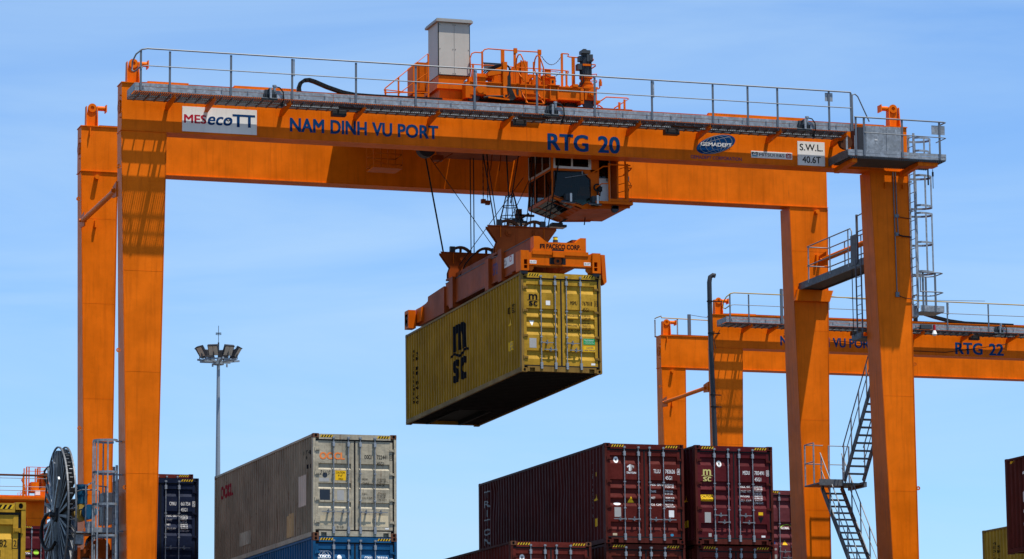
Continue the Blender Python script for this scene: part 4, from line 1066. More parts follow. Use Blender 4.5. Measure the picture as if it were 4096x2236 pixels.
MB().box(1.55, 1.68, FY + .68, FY + .78, GZ1, 25.85).build('stop_post', M['post'], fbo)
MB().path([(1.7, FY + .7, 25.82), (2.2, FY + .7, 25.76), (3.6, FY + .7, 25.68)], .012, 5).build('limit_wire', M['steel'], fbo)
al = MB().tube((9.53, -1.36, 24.46), (9.53, -1.36, 24.22), .055, 10).build('warning_lamp', M['red'], c22)
MB().tube((9.53, -1.36, 24.22), (9.53, -1.36, 24.06), .055, 12, .115).tube((9.53, -1.36, 24.06), (9.53, -1.36, 23.99), .115, 12, .05).build('lamp_globe', M['white'], al)
MB().box(8.9, 9.4, -1.4, -1.25, 24.28, 24.46).beam((8.2, -1.3, 24.1), (8.9, -1.3, 24.36), .05, .05).build('junction_box', M['motor'], c22)
MB().path([(0.0, -.30, 23.25), (.02, -.04, 23.7), (.3, -.03, 24.1)], .014, 5).path([(3.2, -.03, 24.05), (4.6, -.03, 23.9), (6.6, -.03, 23.75), (8.6, -.04, 23.52), (10.6, -.05, 23.50), (12.3, -.05, 23.75), (13.5, -.05, 23.95)], .014, 5).build('loose_cable', M['black'], c22)

# ------------------------------------------------------------------ machinery platform low on the left of the front crane
pl = MB().box(-1.05, 0.15, .75, 1.9, 11.86, 11.90).box(-.78, -.55, .70, .74, 11.86, 12.18).box(-.54, .1, .70, .74, 11.88, 12.02)
plo = pl.build('machinery_platform', M['galv'], c20)
for p in ((-.78, .72, 12.0, 13.2), (-.53, .72, 12.02, 13.32), (-.16, .98, 11.9, 13.2)): MB().box(p[0] - .02, p[0] + .02, p[1] - .02, p[1] + .02, p[2], p[3]).build('post', M['galv'], plo)
MB().beam((-.80, .72, 13.18), (-.51, .72, 13.33), .04, .04).beam((-.53, .72, 13.20), (-.14, .98, 13.20), .03, .03).build('handrail', M['galv'], plo)
for z in (12.85, 12.3): MB().path([(-1.0, 1.1, z + .2), (-.85, .9, z + .24), (-.45, .85, z + .24), (-.36, .85, z + .2), (-.36, .85, z - .2)], .02, 7).build('handrail', M['rail'], plo)
mo = MB().tube((-.80, 1.25, 12.72), (-.80, 1.25, 13.20), .17, 16).tube((-.80, 1.25, 13.20), (-.80, 1.25, 13.27), .185, 16).disc((-.80, 1.25, 12.98), 'z', .185, .03, 16).build('electric_motor', M['bluemotor'], plo)
m2 = MB().tube((-.66, .80, 12.46), (-.66, 1.45, 12.46), .20, 18).disc((-.66, .80, 12.46), 'y', .215, .05, 18).build('electric_motor', M['bluemotor'], plo)
MB().tube((-.82, .98, 12.46), (-.82, 1.5, 12.46), .24, 16).tube((-.8, 1.25, 12.45), (-.8, 1.25, 12.71), .14, 12).build('gearbox', M['brass'], plo)
MB().box(-.22, .05, 1.1, 1.7, 12.15, 13.05).build('control_box', M['grey'], plo)
fr_ = MB().box(-.95, .1, .9, 1.8, 11.20, 11.40).beam((-.9, .85, 11.2), (-.45, .85, 11.78), .06, .12).box(-.98, -.90, .8, .9, 10.5, 11.45).box(-.64, -.56, .8, .9, 10.9, 11.5).box(-.9, .15, .8, .95, 10.35, 10.6)
fr_.tube((-.35, .75, 11.4), (-.35, 1.5, 11.6), .30, 14)
fr_.build('machinery_frame', M['orange_dirty_shaded'], plo)
MB().box(-.85, -.3, .72, .95, 11.0, 11.12).box(-1.15, -.8, .9, 1.4, 11.55, 11.83).build('cable_guide', M['galv'], plo)
MB().box(-1.05, .2, 1.2, 2.2, 9.2, 11.0).build('engine_housing', M['steel'], plo)

# ------------------------------------------------------------------ cable reel
rl = thing('cable_reel', 'large grey spoked cable reel beside the blue motors and caged ladder', 'cable reel', (-1.32, 1.5, 12.42))
for sx in (-.15, .06):
    MB().ring((sx, 0, 0), 'x', 1.905, 1.945, .045, 72).build('rim', M['galv_dark'], rl)
MB().ring((-.04, 0, 0), 'x', .36, .40, .20, 32).disc((-.04, 0, 0), 'x', .20, .34, 20).build('hub', M['steel'], rl)
spm = MB().quadbox(((-.035, -.010, .22), (.035, -.010, .22), (.035, .010, .22), (-.035, .010, .22), (-.085, -.010, 1.90), (.085, -.010, 1.90), (.085, .010, 1.90), (-.085, .010, 1.90))).quadbox(((-.037, -.03, .22), (-.030, -.03, .22), (-.030, .03, .22), (-.037, .03, .22), (-.087, -.045, 1.90), (-.080, -.045, 1.90), (-.080, .045, 1.90), (-.087, .045, 1.90))).mesh('spoke')
for s_, sx in ((0, -.10), (1, .02)):
    n = 38
    for i in range(n):
        o = link('spoke', spm, M['galv_dark'] if (i * 7 + s_) % 4 else M['post'], rl)
        o.location = (sx, 0, 0); o.rotation_euler = (2 * math.pi * (i + .5 * s_) / n + random.uniform(-.03, .03), 0, 0)
        o.scale = (1 if s_ == 0 else -1, 1, random.uniform(.96, 1.0))
MB().ring((-.03, 0, 0), 'x', .40, 1.55, .06, 48).build('cable_winding', M['black'], rl)
MB().path([(-.30, .0, .05), (-.38, .3, .02), (-.45, .52, -.15), (-.47, .62, -.38), (-.46, .62, -.62), (-.43, .48, -.84), (-.39, .25, -.97), (-.34, -.02, -1.0), (-.30, -.28, -.94), (-.26, -.48, -.82)], .05, 8).build('feed_cable', M['black'], rl)
MB().poly([(-.15, -.35), (-.02, -.2), (-.05, -.9), (-.55, -2.0), (-.68, -1.95), (-.3, -.85)], 'x', -.27, -.25).build('arm_plate', M['galv_dark'], rl)
for a in (-.9, -.3, .4, 2.1, 2.8): MB().beam((-.24, .15 * math.sin(a), .15 * math.cos(a)), (-.30, 1.5 * math.sin(a), 1.5 * math.cos(a)), .10, .05, up=(1, 0, 0)).build('stay', M['galv'], rl)
MB().tube((-.35, 0, 0), (.9, 0, 0), .07, 12).build('axle', M['steel'], rl)
# ------------------------------------------------------------------ trolley on top of the front crane
tz = GZ1 + .085
T_ = thing('crane_trolley', 'orange trolley with machinery and tall grey cabinet on top of the front crane', 'crane trolley', (12.3, 3.47, tz))
def loc_shift(o):
    for v in o.data.vertices: pass
class TB(MB):
    """mesh builder in world metres whose result is stored relative to the thing it belongs to"""
    org = Vector((12.3, 3.47, tz))
    def build(s, name, mat, parent=None):
        s.v = [tuple(Vector(p) - s.org) for p in s.v]; return MB.build(s, name, mat, parent)
O = M['orange_machine']; OD = M['orange_dirty_shaded']; OW = M['orange_worn_shaded']; OG = M['orange_grimy_shaded']
fb = TB().box(10.50, 14.02, .14, .46, 25.05, 25.41).box(10.50, 14.02, .10, .50, 25.41, 25.44).box(10.50, 14.02, .10, .50, 25.03, 25.05)
fb.box(10.50, 14.02, FY + .14, FY + .46, 25.05, 25.41).box(10.50, 10.86, .46, FY + .14, 25.06, 25.40).box(13.55, 13.95, .46, FY + .14, 25.06, 25.40).box(11.9, 12.15, .46, FY + .14, 25.10, 25.38)
frame = fb.build('trolley_frame', O, T_)
TB().box(10.87, 11.89, .47, FY + .1, 25.385, 25.40).box(12.16, 13.54, .47, 2.3, 25.385, 25.40).box(12.16, 13.54, 4.6, FY + .1, 25.385, 25.40).build('deck_plate', OD, T_)
TB().box(8.0, 10.46, 1.0, FY, 25.0, 25.03).build('deck_plate', OD, T_)
TB().box(13.96, 15.75, .55, FY, 24.92, 24.95).build('deck_plate', OD, T_)
for x in (10.62, 14.24):
    for y in (.30, FY + .30):
        w = TB().disc((x, y, tz + .16), 'y', .17, .12, 20).disc((x, y - .07, tz + .16), 'y', .20, .02, 20).build('wheel', M['steel'], T_)
TB().box(10.35, 10.55, .12, .48, 24.93, 25.40).build('wheel_bracket', O, T_); TB().box(13.95, 14.05, .1, .5, 24.95, 25.4).build('wheel_bracket', O, T_)
# cabinet
TB().box(10.9, 13.6, .60, .70, 24.87, 25.02).box(10.56, 10.9, .5, .56, 24.87, 25.1).box(13.6, 14.0, .5, .56, 24.87, 25.1).build('frame_gap_shade', M['steel'], T_)  # dark strips standing in for the shadow below the trolley frame
TB().box(9.66, 10.44, .62, 1.9, 25.38, 25.665).box(9.60, 10.46, .57, 1.95, 25.27, 25.379).box(9.70, 10.40, .65, 1.9, 24.95, 25.269).poly([(10.47, 24.95), (10.62, 24.95), (10.62, 25.62), (10.53, 25.62)], 'y', .35, .55).build('cabinet_base', O, T_)
cb = TB().box(9.64, 10.64, .60, 1.62, 25.675, 27.29).build('machinery_cabinet', M['grey'], T_)
TB().poly([(9.57, 27.295), (10.71, 27.295), (10.71, 27.36), (9.57, 27.36)], 'y', .50, 1.75).box(9.60, 10.68, .53, 1.72, 27.36, 27.40).build('cabinet_roof', M['grey_edge'], cb)
for a, b in ((9.67, 10.135), (10.15, 10.615)): 
    d_ = TB().box(a, b, .586, .598, 25.70, 27.26).build('cabinet_door', M['grey'], cb)
    bl = TB()
    for x in (a + .03, b - .03):
        for z in (25.74, 26.48, 27.22): bl.disc((x, .582, z), 'y', .012, .012, 6)
    bl.build('door_bolt', M['steel'], d_)
TB().box(9.64, 10.64, .594, .60, 25.675, 25.70).box(9.64, 9.668, .592, .60, 25.70, 27.27).box(10.617, 10.64, .592, .60, 25.7, 27.27).build('door_seal', M['black'], cb)
TB().tube((10.42, .95, 25.42), (10.72, .95, 25.42), .07, 12).tube((10.52, .95, 25.36), (10.6, .95, 25.36), .10, 12).build('cable_gland', M['steel'], T_)
# left stair with rails
ls = TB().beam((7.95, .5, 25.02), (9.3, .5, 25.10), .04, .03)
lso = ls.build('access_step', O, T_)
TB().path([(7.99, .5, 25.0), (7.95, .5, 25.10), (7.99, .5, 25.16), (9.30, .5, 26.28), (9.30, .5, 25.1)], .019, 7).path([(8.36, .5, 24.98), (8.84, .5, 25.36), (9.3, .5, 25.70)], .014, 6).path([(7.95, .5, 25.11), (8.84, .5, 25.06)], .016, 6).build('handrail', OW, lso)
for x, z in ((7.99, 25.12), (8.39, 25.50), (8.86, 25.87), (9.31, 26.26)): TB().box(x - .025, x + .025, .49, .515, tz - .09, z).build('post', OW, lso)
TB().box(8.34, 8.44, .44, .56, tz - .08, tz + .0).build('post_foot', O, lso)
ob = TB().box(9.55, 10.1, 2.6, 3.6, 25.62, 26.50).box(9.5, 10.2, 2.5, 3.7, 25.35, 25.5).beam((9.5, 2.5, 24.98), (10.3, 2.5, 25.25), .1, .3).build('resistor_box', OW, T_)
TB().box(9.62, 9.64, 2.585, 2.60, 25.7, 26.4).box(9.82, 9.83, 2.585, 2.6, 25.68, 26.45).build('door_seam', OD, ob)
TB().box(10.0, 10.2, 2.0, 3.4, 25.3, 26.62).build('resistor_box', M['steel'], T_)
# front guard rails of the machine deck
def trail(pts, r=.019): return TB().path(pts, r, 7).build('handrail', OW, frame)
trail([(10.66, .5, 25.45), (10.62, .5, 26.0), (10.61, .5, 26.22), (10.66, .5, 26.36), (10.76, .5, 26.41), (10.98, .5, 26.41)])
trail([(10.99, .5, 26.42), (11.06, .5, 26.51), (11.18, .5, 26.545), (12.0, .5, 26.535), (12.78, .5, 26.54)])
trail([(10.62, .5, 26.03), (10.70, .5, 26.04), (12.04, .5, 26.03), (13.52, .5, 26.02), (13.70, .5, 26.01), (13.74, .62, 25.98), (13.60, .9, 25.92)], .016)
trail([(10.98, .5, 25.95), (11.05, .5, 26.02), (11.2, .5, 26.05)], .014)
for x, z, w in ((10.70, 26.05, .06), (10.99, 26.45, .055), (11.63, 26.53, .11), (12.01, 26.58, .075), (12.79, 26.60, .075), (13.50, 26.53, .07), (13.64, 26.0, .06), (13.86, 26.44, .10)):
    TB().box(x - w / 2, x + w / 2, .485, .515, 25.42, z).build('post', OW, frame)
for x in (12.03, 12.79): TB().box(x - .05, x + .055, .47, .53, 26.46, 26.61).build('rail_socket', O, frame)
trail([(13.49, .5, 26.54), (13.70, .5, 26.54), (13.735, .55, 26.52), (13.68, .5, 26.47), (13.74, .5, 26.45), (14.1, .5, 26.44)])
trail([(14.10, .5, 26.44), (14.50, .5, 26.43), (14.54, .62, 26.42), (14.45, .95, 26.36)])
trail([(14.10, .6, 26.27), (14.56, .5, 26.26), (14.60, .6, 26.24), (14.45, 1.05, 26.14)])
for zz in (25.95, 25.75): trail([(14.15, .7, zz), (14.60, .5, zz + .02), (14.64, .6, zz), (14.45, 1.1, zz - .1)], .015)
TB().disc((13.64, .47, 25.50), 'y', .07, .03, 14).box(13.57, 13.71, .455, .485, 25.41, 25.5).build('foot_plate', O, frame)
ch = TB()                                                           # safety chain between two posts
for z0, sag in ((26.42, .26), (25.98, .2)):
    pts = [(12.86 + (13.46 - 12.86) * i / 24, .5, z0 - sag * (1 - ((i - 12) / 12) ** 2) * .95) for i in range(25)]
    for i in range(24):
        a, b = Vector(pts[i]), Vector(pts[i + 1]); ch.beam(a, b, .024 if i % 2 else .008, .008 if i % 2 else .024)
ch.build('safety_chain', M['rust'], frame)
# ladder up to the machine deck
la = TB()
for x in (12.06, 12.57): la.beam((x, .40, 25.44), (x + .13, -.16, 24.80), .02, .05, up=(0, 1, 0))
lao = la.build('deck_ladder', O, T_)
for i, (z, y) in enumerate(((25.30, .28), (25.16, .14), (24.98, -.02), (24.82, -.14))):
    x0 = 12.07 + .13 * (1 - (z - 24.8) / .62); TB().box(x0, x0 + .50, y - .05, y + .05, z - .022, z).build('tread', O, lao)
for dx in (0.0, .57):
    TB().path([(12.155 + dx, -.12, 24.82), (12.15 + dx, -.1, 25.5), (12.15 + dx, -.1, 25.92), (12.07 + dx, -.08, 26.18), (12.02 + dx, -.05, 26.30), (11.97 + dx, .02, 26.30), (11.945 + dx, .10, 26.2), (11.95 + dx, .20, 25.95), (12.0 + dx, .18, 25.82), (12.06 + dx, .05, 25.64), (12.11 + dx, -.06, 25.48)], .021, 8).build('handrail', O, lao)
TB().beam((12.0, .38, 25.35), (12.0, .38, 26.2), .045, .03, up=(1, 0, 0)).beam((12.0 + .56, .38, 25.35), (12.56, .38, 26.2), .045, .03, up=(1, 0, 0)).build('post', O, lao)
# hoist winch, gearboxes, motors behind the rails
wd = TB().tube((11.0, 3.4, 25.75), (12.6, 3.4, 25.75), .42, 28)
for i in range(26): wd.ring((11.06 + i * .06, 3.4, 25.75), 'x', .41, .435, .03, 24)
wdo = wd.build('winch_drum', M['steel'], T_)
TB().disc((10.98, 3.4, 25.75), 'x', .50, .04, 28).disc((12.62, 3.4, 25.75), 'x', .50, .04, 28).build('drum_flange', OW, wdo)
TB().poly([(11.62, 25.44), (12.45, 25.44), (12.45, 26.30), (12.30, 26.30), (11.98, 26.06), (11.62, 25.85)], 'y', 1.0, 1.05).box(12.36, 12.57, .95, 1.4, 25.44, 26.34).build('gear_housing', OW, T_)
TB().box(12.35, 12.37, .93, .95, 25.5, 26.36).tube((12.40, 1.1, 26.34), (12.40, 1.1, 26.40), .02, 6).tube((12.53, 1.1, 26.34), (12.53, 1.1, 26.40), .02, 6).build('lifting_pin', O, T_)
TB().box(12.57, 13.1, 1.0, 2.2, 25.44, 25.80).ring((12.72, .97, 25.72), 'y', .13, .22, .10, 24, -.2, 3.3).box(12.60, 12.70, .95, 1.05, 25.44, 25.95).build('brake_housing', OW, T_)
TB().disc((12.86, .9, 25.66), 'y', .20, .12, 24).box(12.7, 12.98, .85, 1.0, 25.42, 25.52).build('brake_disc', O, T_)
TB().box(12.90, 13.22, .62, .9, 25.44, 25.85).box(12.86, 13.30, .6, .66, 25.55, 25.58).box(12.98, 13.15, .5, .6, 25.76, 26.02).tube((12.9, .62, 25.80), (13.30, .62, 25.80), .06, 10).tube((13.14, .6, 25.5), (13.14, .6, 26.05), .012, 6).beam((13.0, .6, 26.02), (13.42, .6, 25.98), .02, .015).box(13.18, 13.24, .6, .64, 25.42, 25.80).beam((12.95, .6, 25.74), (13.36, .6, 25.70), .02, .014).box(13.30, 13.33, .58, .62, 25.45, 25.82).build('brake_actuator', OW, T_)
TB().box(12.97, 13.21, .06, .13, 24.98, 25.02).box(12.99, 13.19, .08, .13, 25.02, 25.42).box(12.955, 12.985, .02, .13, 25.02, 25.43).box(13.195, 13.225, .02, .13, 25.02, 25.43).box(12.9, 13.27, 0.0, .5, 25.43, 25.45).box(13.0, 13.14, .1, .2, 25.45, 25.64).build('buffer_bracket', O, T_)
TB().box(13.04, 13.10, .092, .099, 25.52, 25.60).build('buffer_slot', M['black'], T_)
TB().box(10.76, 11.26, .30, .7, 25.60, 25.73).box(10.78, 10.98, .12, .6, 25.44, 25.59).box(10.74, 11.02, .08, .64, 25.565, 25.598).box(11.28, 11.5, .5, .9, 25.44, 25.95).build('motor_mount', O, T_)
TB().tube((10.78, .04, 25.17), (10.78, .30, 25.17), .125, 22).disc((10.78, .03, 25.17), 'y', .105, .03, 22).box(10.64, 10.98, .06, .14, 25.05, 25.36).build('travel_gearbox', O, T_)
TB().box(11.50, 11.63, .05, .3, 25.03, 26.07).poly([(11.49, 25.95), (11.49, 25.72), (11.05, 25.62), (11.05, 25.74)], 'y', .12, .28).build('cable_support', O, T_)
TB().ring((11.56, .03, 25.02), 'y', .0, .09, .10, 4, math.pi / 4).build('cable_bracket', O, T_)
TB().box(11.535, 11.60, -.035, -.025, 24.985, 25.05).build('bracket_opening', M['black'], T_)
TB().beam((11.0, -.05, 24.94), (11.65, -.05, 24.90), .05, .04).build('cable_arm', O, T_)
cc = TB()
for k in range(7):
    d = k * .022
    cc.path([(10.95 + d * 3, .6, 25.75 - d * .3), (11.1 + d * 2, .45, 25.90 - d), (11.35, .3, 26.0 - d * .6), (11.60 + d * .4, .16, 26.04 - d * .5), (11.70 + d * .6, .12, 25.95 - d), (11.74 - d * .8, .1, 25.6), (11.72 - d * .9, .06, 25.35), (11.82 - d * 1.2, .03, 25.1), (11.86 - d * 1.6, .0, 24.98), (11.78 - d, -.02, 24.90), (11.60, -.04, 24.88)], .019 if k < 5 else .012, 6)
cc.build('cable_bundle', M['black'], T_)
TB().path([(10.9, 0.08, 24.94), (11.1, .05, 24.98), (11.5, .04, 25.0)], .045, 7).build('cable_bundle', M['black'], T_)
TB().box(11.1, 11.55, .6, .68, 25.95, 26.12).box(11.22, 11.5, .56, .6, 25.72, 25.95).box(11.06, 11.6, .62, .7, 26.12, 26.15).build('junction_box', M['galv_dark'], T_)
TB().box(11.18, 11.46, .52, .57, 25.80, 25.98).ring((11.33, .515, 25.93), 'y', .04, .07, .02, 14, 0, 3.2).build('motor_cover', OW, T_)
TB().path([(11.92, .02, 25.2), (11.98, -.02, 25.24), (12.05, .0, 25.18), (12.1, .05, 25.0)], .012, 5).tube((11.93, .02, 25.08), (11.93, .02, 25.26), .03, 8).build('limit_switch', M['steel'], T_)
# vertical travel motor at the right end
mo = TB().tube((14.225, .40, 25.86), (14.225, .40, 26.40), .155, 20).tube((14.225, .40, 26.40), (14.225, .40, 26.47), .155, 20, .10)
for i in range(22):
    a = 2 * math.pi * i / 22; mo.beam((14.225 + .165 * math.cos(a), .40 + .165 * math.sin(a), 25.88), (14.225 + .165 * math.cos(a), .40 + .165 * math.sin(a), 26.33), .012, .03, up=(math.cos(a), math.sin(a), 0))
mo.tube((14.2, .40, 26.47), (14.2, .40, 26.56), .12, 16).box(14.05, 14.32, .22, .5, 26.53, 26.63).box(14.10, 14.20, .24, .4, 26.63, 26.665).box(14.28, 14.39, .2, .42, 26.32, 26.50).box(14.20, 14.38, .21, .27, 26.28, 26.50)
mo.box(13.99, 14.09, .3, .5, 26.30, 26.46).box(13.93, 14.07, .28, .5, 26.03, 26.21)
moo = mo.build('travel_motor', M['motor'], T_)
TB().box(14.07, 14.32, .212, .235, 26.14, 26.20).build('motor_clamp', O, moo)
TB().tube((14.22, .40, 25.78), (14.22, .40, 25.855), .20, 20).tube((14.22, .4, 25.62), (14.22, .4, 25.78), .14, 18).tube((14.22, .4, 25.47), (14.22, .4, 25.62), .185, 20).tube((14.22, .4, 25.62), (14.22, .4, 25.66), .20, 20).build('motor_flange', O, T_)
gx = TB().box(14.09, 14.47, .12, .7, 25.08, 25.46).poly([(13.72, 25.22), (13.84, 25.33), (14.08, 25.42), (14.08, 25.08), (13.75, 25.16)], 'y', .16, .5).tube((14.30, .0, 25.27), (14.30, .12, 25.27), .125, 20).tube((14.30, -.03, 25.27), (14.30, .0, 25.27), .09, 18).box(14.05, 14.5, .1, .2, 25.42, 25.48).box(14.38, 14.54, .0, .4, 24.98, 25.05)
gx.box(13.70, 13.86, .05, .4, 25.44, 25.52).tube((14.42, .5, 25.40), (14.42, .5, 25.66), .07, 10)
gx.build('travel_gearbox', O, T_)
TB().path([(14.02, .35, 26.03), (14.02, .3, 25.8), (14.04, .28, 25.62), (13.95, .28, 25.52), (13.8, .3, 25.45)], .022, 6).path([(14.10, .26, 25.85), (14.10, .22, 25.65), (14.0, .25, 25.5), (13.85, .3, 25.46)], .018, 6).build('motor_cable', M['black'], T_)
TB().path([(14.48, .3, 25.47), (14.58, .3, 25.47), (14.625, .3, 25.50), (14.63, .3, 25.58)], .02, 7).tube((14.65, .3, 25.57), (14.65, .3, 25.70), .05, 12).tube((14.65, .3, 25.70), (14.65, .3, 25.77), .035, 10).build('oil_breather', OW, T_)
rr2 = TB().path([(14.63, .5, 24.95), (14.63, .5, 25.10), (14.75, .5, 25.17), (14.90, .5, 25.28), (15.57, .5, 25.285), (15.62, .5, 25.26), (15.15, .5, 24.95)], .02, 7)
rr2.box(15.45, 15.51, .48, .51, 24.87, 25.24).box(15.28, 15.35, .48, .51, 24.87, 25.14).path([(14.66, .5, 25.02), (14.78, .5, 24.94)], .02, 6)
rr2.build('handrail', OW, T_)
# hanging under the trolley
us = TB().disc((9.95, 3.0, 23.92), 'y', .28, .30, 20).box(9.75, 10.15, 2.7, 3.3, 23.9, 24.95).build('sheave_block', M['steel'], T_)
TB().box(10.16, 10.45, 2.8, 3.1, 23.55, 23.70).beam((10.15, 2.7, 23.4), (10.7, 2.7, 23.75), .05, .03).build('limit_arm', OD, T_)
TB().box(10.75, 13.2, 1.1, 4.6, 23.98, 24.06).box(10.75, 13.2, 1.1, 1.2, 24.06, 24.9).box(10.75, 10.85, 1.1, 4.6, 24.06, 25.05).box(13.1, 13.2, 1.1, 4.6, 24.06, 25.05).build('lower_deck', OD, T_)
tm_ = TB()
for i in range(34): tm_.box(10.80 + i * .07, 10.83 + i * .07, 1.05, 1.1, 23.98, 24.04)
tm_.build('deck_edge', OD, T_)
bk = TB()
for z in (24.0, 23.62, 23.30): bk.path([(8.2, 2.6, z), (9.1, 2.6, z), (9.1, 3.4, z), (8.2, 3.4, z)], .018, 6, True)
for x in (8.2, 8.65, 9.1):
    for y in (2.6, 3.4): bk.box(x - .015, x + .015, y - .015, y + .015, 23.2, 25.0)
bk.box(8.2, 9.1, 2.6, 3.4, 23.18, 23.21).beam((8.2, 2.6, 23.4), (9.1, 2.6, 23.2), .03, .03)
bk.build('service_basket', OW, T_)
for x, z in ((11.76, 22.38), (11.90, 22.34)):
    w = tag(MB().box(x - .065, x + .065, 2.92, 3.05, z - .065, z + .06).build('hanging_weight', M['orange_dirty_shaded']), '', 'weight', 'small weights on chains under the trolley')
    w['label'] = 'small square weight on a chain under the trolley, %s' % ('the higher one' if x < 11.8 else 'the lower one nearer the spreader')
    c = MB()
    for i in range(17): c.beam((x, 2.985, z + .06 + i * .1), (x, 2.985, z + .165 + i * .1), .03 if i % 2 else .012, .012 if i % 2 else .03)
    c.build('chain', M['rope'], w)
for x in (12.0, 12.28): TB().beam((x, 3.0, 23.35), (x + .08, 3.0, 24.0), .03, .03).build('guide_arm', OD, T_)

# ------------------------------------------------------------------ energy chain on the near girder
ec = thing('energy_chain', 'black articulated cable chain arching above the walkway of the front crane', 'cable chain', (5.25, .15, GZ1))
def chain_pts(pts, name, par, w=.16, h=.09, org=(5.25, .15, GZ1)):
    P = [Vector(p) - Vector(org) for p in pts]; D = []
    for a, b in zip(P, P[1:]):
        n = max(1, int((b - a).length / .095))
        for i in range(n): D.append(a.lerp(b, i / n))
    D.append(P[-1]); me = MB().box(-.052, .052, -w / 2, w / 2, -h / 2, h / 2).box(-.03, .03, -w / 2 - .006, w / 2 + .006, -h / 2 + .012, h / 2 - .012).mesh(name)
    for a, b in zip(D, D[1:]):
        o = link(name, me, M['black'], par); o.location = (a + b) / 2; d = b - a
        o.rotation_euler = (0, -math.atan2(d.z, d.x), 0); o.scale.x = d.length / .095
chain_pts([(5.27, .1, 24.76), (5.25, .1, 24.92), (5.30, .1, 25.06), (5.42, .1, 25.15), (5.56, .1, 25.17), (5.72, .1, 25.13), (6.1, .1, 24.99), (6.55, .1, 24.86), (6.95, .1, 24.80), (7.5, .1, 24.79), (9.6, .1, 24.80)], 'chain_link', ec, .16, .10)
ec2 = thing('energy_chain', 'black articulated cable chain of the rear crane next to its ladder platform', 'cable chain', (42.0, 37.8, GZ1))
chain_pts([(41.92, 37.8, 24.80), (41.92, 37.8, 24.98), (42.0, 37.8, 25.12), (42.15, 37.8, 25.20), (42.35, 37.8, 25.16), (42.9, 37.8, 25.02), (43.5, 37.8, 24.90), (44.2, 37.8, 24.83), (46.5, 37.8, 24.81)], 'chain_link', ec2, .18, .13, (42.0, 37.8, GZ1))

# ------------------------------------------------------------------ operator cab under the trolley
class CB(TB): org = Vector((14.5, 2.15, 21.9))
K = thing('operator_cab', 'orange glazed operator cab hanging under the trolley', 'crane cab', (14.5, 2.15, 21.9))
X0, YA, YB = 13.31, 1.0, 3.3
ZT = 24.1
fr = CB()
for (x, y) in ((X0 + .03, YA + .03), (X0 + .03, YB - .03)): fr.box(x - .035, x + .035, y - .035, y + .035, 22.22, ZT)
fr.box(X0, X0 + .05, YA, YB, 23.05, 23.14).box(X0, X0 + .05, YA, YB, 22.20, 22.30).box(X0, X0 + .05, 1.62, 1.74, 22.3, 23.05).box(X0, X0 + .05, 2.55, 2.69, 22.3, 23.05)
fr.box(X0, 14.75, YA, YA + .05, 23.05, 23.12).box(14.54, 14.78, YA, YA + .05, 22.0, ZT).box(13.31, 14.54, YA, YA + .05, 23.82, ZT).box(X0, X0 + .05, YA, YB, 23.85, ZT)
fr.poly([(13.31, 22.30), (13.31, 22.20), (14.24, 21.90), (15.79, 22.0), (15.79, 22.08), (14.78, 22.10), (14.54, 22.14), (14.30, 22.03)], 'y', YA, YA + .05)
fr.box(15.3, 15.38, YB - .05, YB, 21.98, 23.05).box(13.31, 15.38, YB - .05, YB, 23.05, ZT).poly([(13.31, 22.26), (13.31, 22.20), (14.24, 21.90), (15.3, 21.95), (15.3, 22.06), (14.24, 22.02)], 'y', YB - .05, YB)
fr.poly([(14.30, 23.05), (14.54, 23.05), (14.54, 22.82)], 'y', YA, YA + .05)
fr.box(14.78, 14.82, YA + .02, 1.55, 22.1, ZT).box(14.78, 15.42, 1.50, 1.55, 23.7, ZT).box(15.38, 15.43, 1.0, YB, 22.1, ZT).box(14.80, 15.40, 1.50, 1.54, 22.08, 22.14).box(13.31, 15.43, YA, YB, ZT - .02, ZT + .05)
cabf = fr.build('cab_shell', OW, K)  # darker orange puts the shade under the trolley into the shell colour
fl = CB()                                                            # floor: sloping nose with ribs, then a flat belly
def nose(x): return 22.20 + (x - 13.31) * (21.90 - 22.20) / (14.24 - 13.31)
fl.quadbox(((14.02, YA, nose(14.02)), (14.24, YA, 21.90), (14.24, YB - .3, 21.90), (14.02, YB - .3, nose(14.02)), (14.02, YA, nose(14.02) + .03), (14.24, YA, 21.93), (14.24, YB - .3, 21.93), (14.02, YB - .3, nose(14.02) + .03)))
fl.quadbox(((14.24, YA, 21.90), (15.79, .97, 22.04), (15.79, YB + .3, 22.04), (14.24, YB - .3, 21.90), (14.24, YA, 21.93), (15.79, .97, 22.07), (15.79, YB + .3, 22.07), (14.24, YB - .3, 21.93)))
flo = fl.build('cab_floor', OW, K)
for y in (YA + .02, YA + .42, YA + 1.55, YB - .12):
    CB().quadbox(((13.33, y, nose(13.33)), (14.02, y, nose(14.02)), (14.02, y + .07, nose(14.02)), (13.33, y + .07, nose(13.33)), (13.33, y, nose(13.33) + .04), (14.02, y, nose(14.02) + .04), (14.02, y + .07, nose(14.02) + .04), (13.33, y + .07, nose(13.33) + .04))).build('floor_rib', OW, flo)
for y in (YA + .3, YA + .7, YA + 1.1, YA + 1.5, YA + 1.9):
    CB().quadbox([(a, y + b, nose(a) + c) for a, b, c in ((14.03, 0, -.012), (14.23, .03, -.012), (14.23, .05, -.012), (14.03, .09, -.012), (14.03, 0, -.001), (14.23, .03, -.001), (14.23, .05, -.001), (14.03, .09, -.001))]).build('floor_rib', OW, flo)
CB().quadbox(((13.33, YA + .05, nose(13.33) + .008), (14.02, YA + .05, nose(14.02) + .008), (14.02, YB - .05, nose(14.02) + .008), (13.33, YB - .05, nose(13.33) + .008), (13.33, YA + .05, nose(13.33) + .02), (14.02, YA + .05, nose(14.02) + .02), (14.02, YB - .05, nose(14.02) + .02), (13.33, YB - .05, nose(13.33) + .02))).build('floor_window', M['glass_clear'], K)
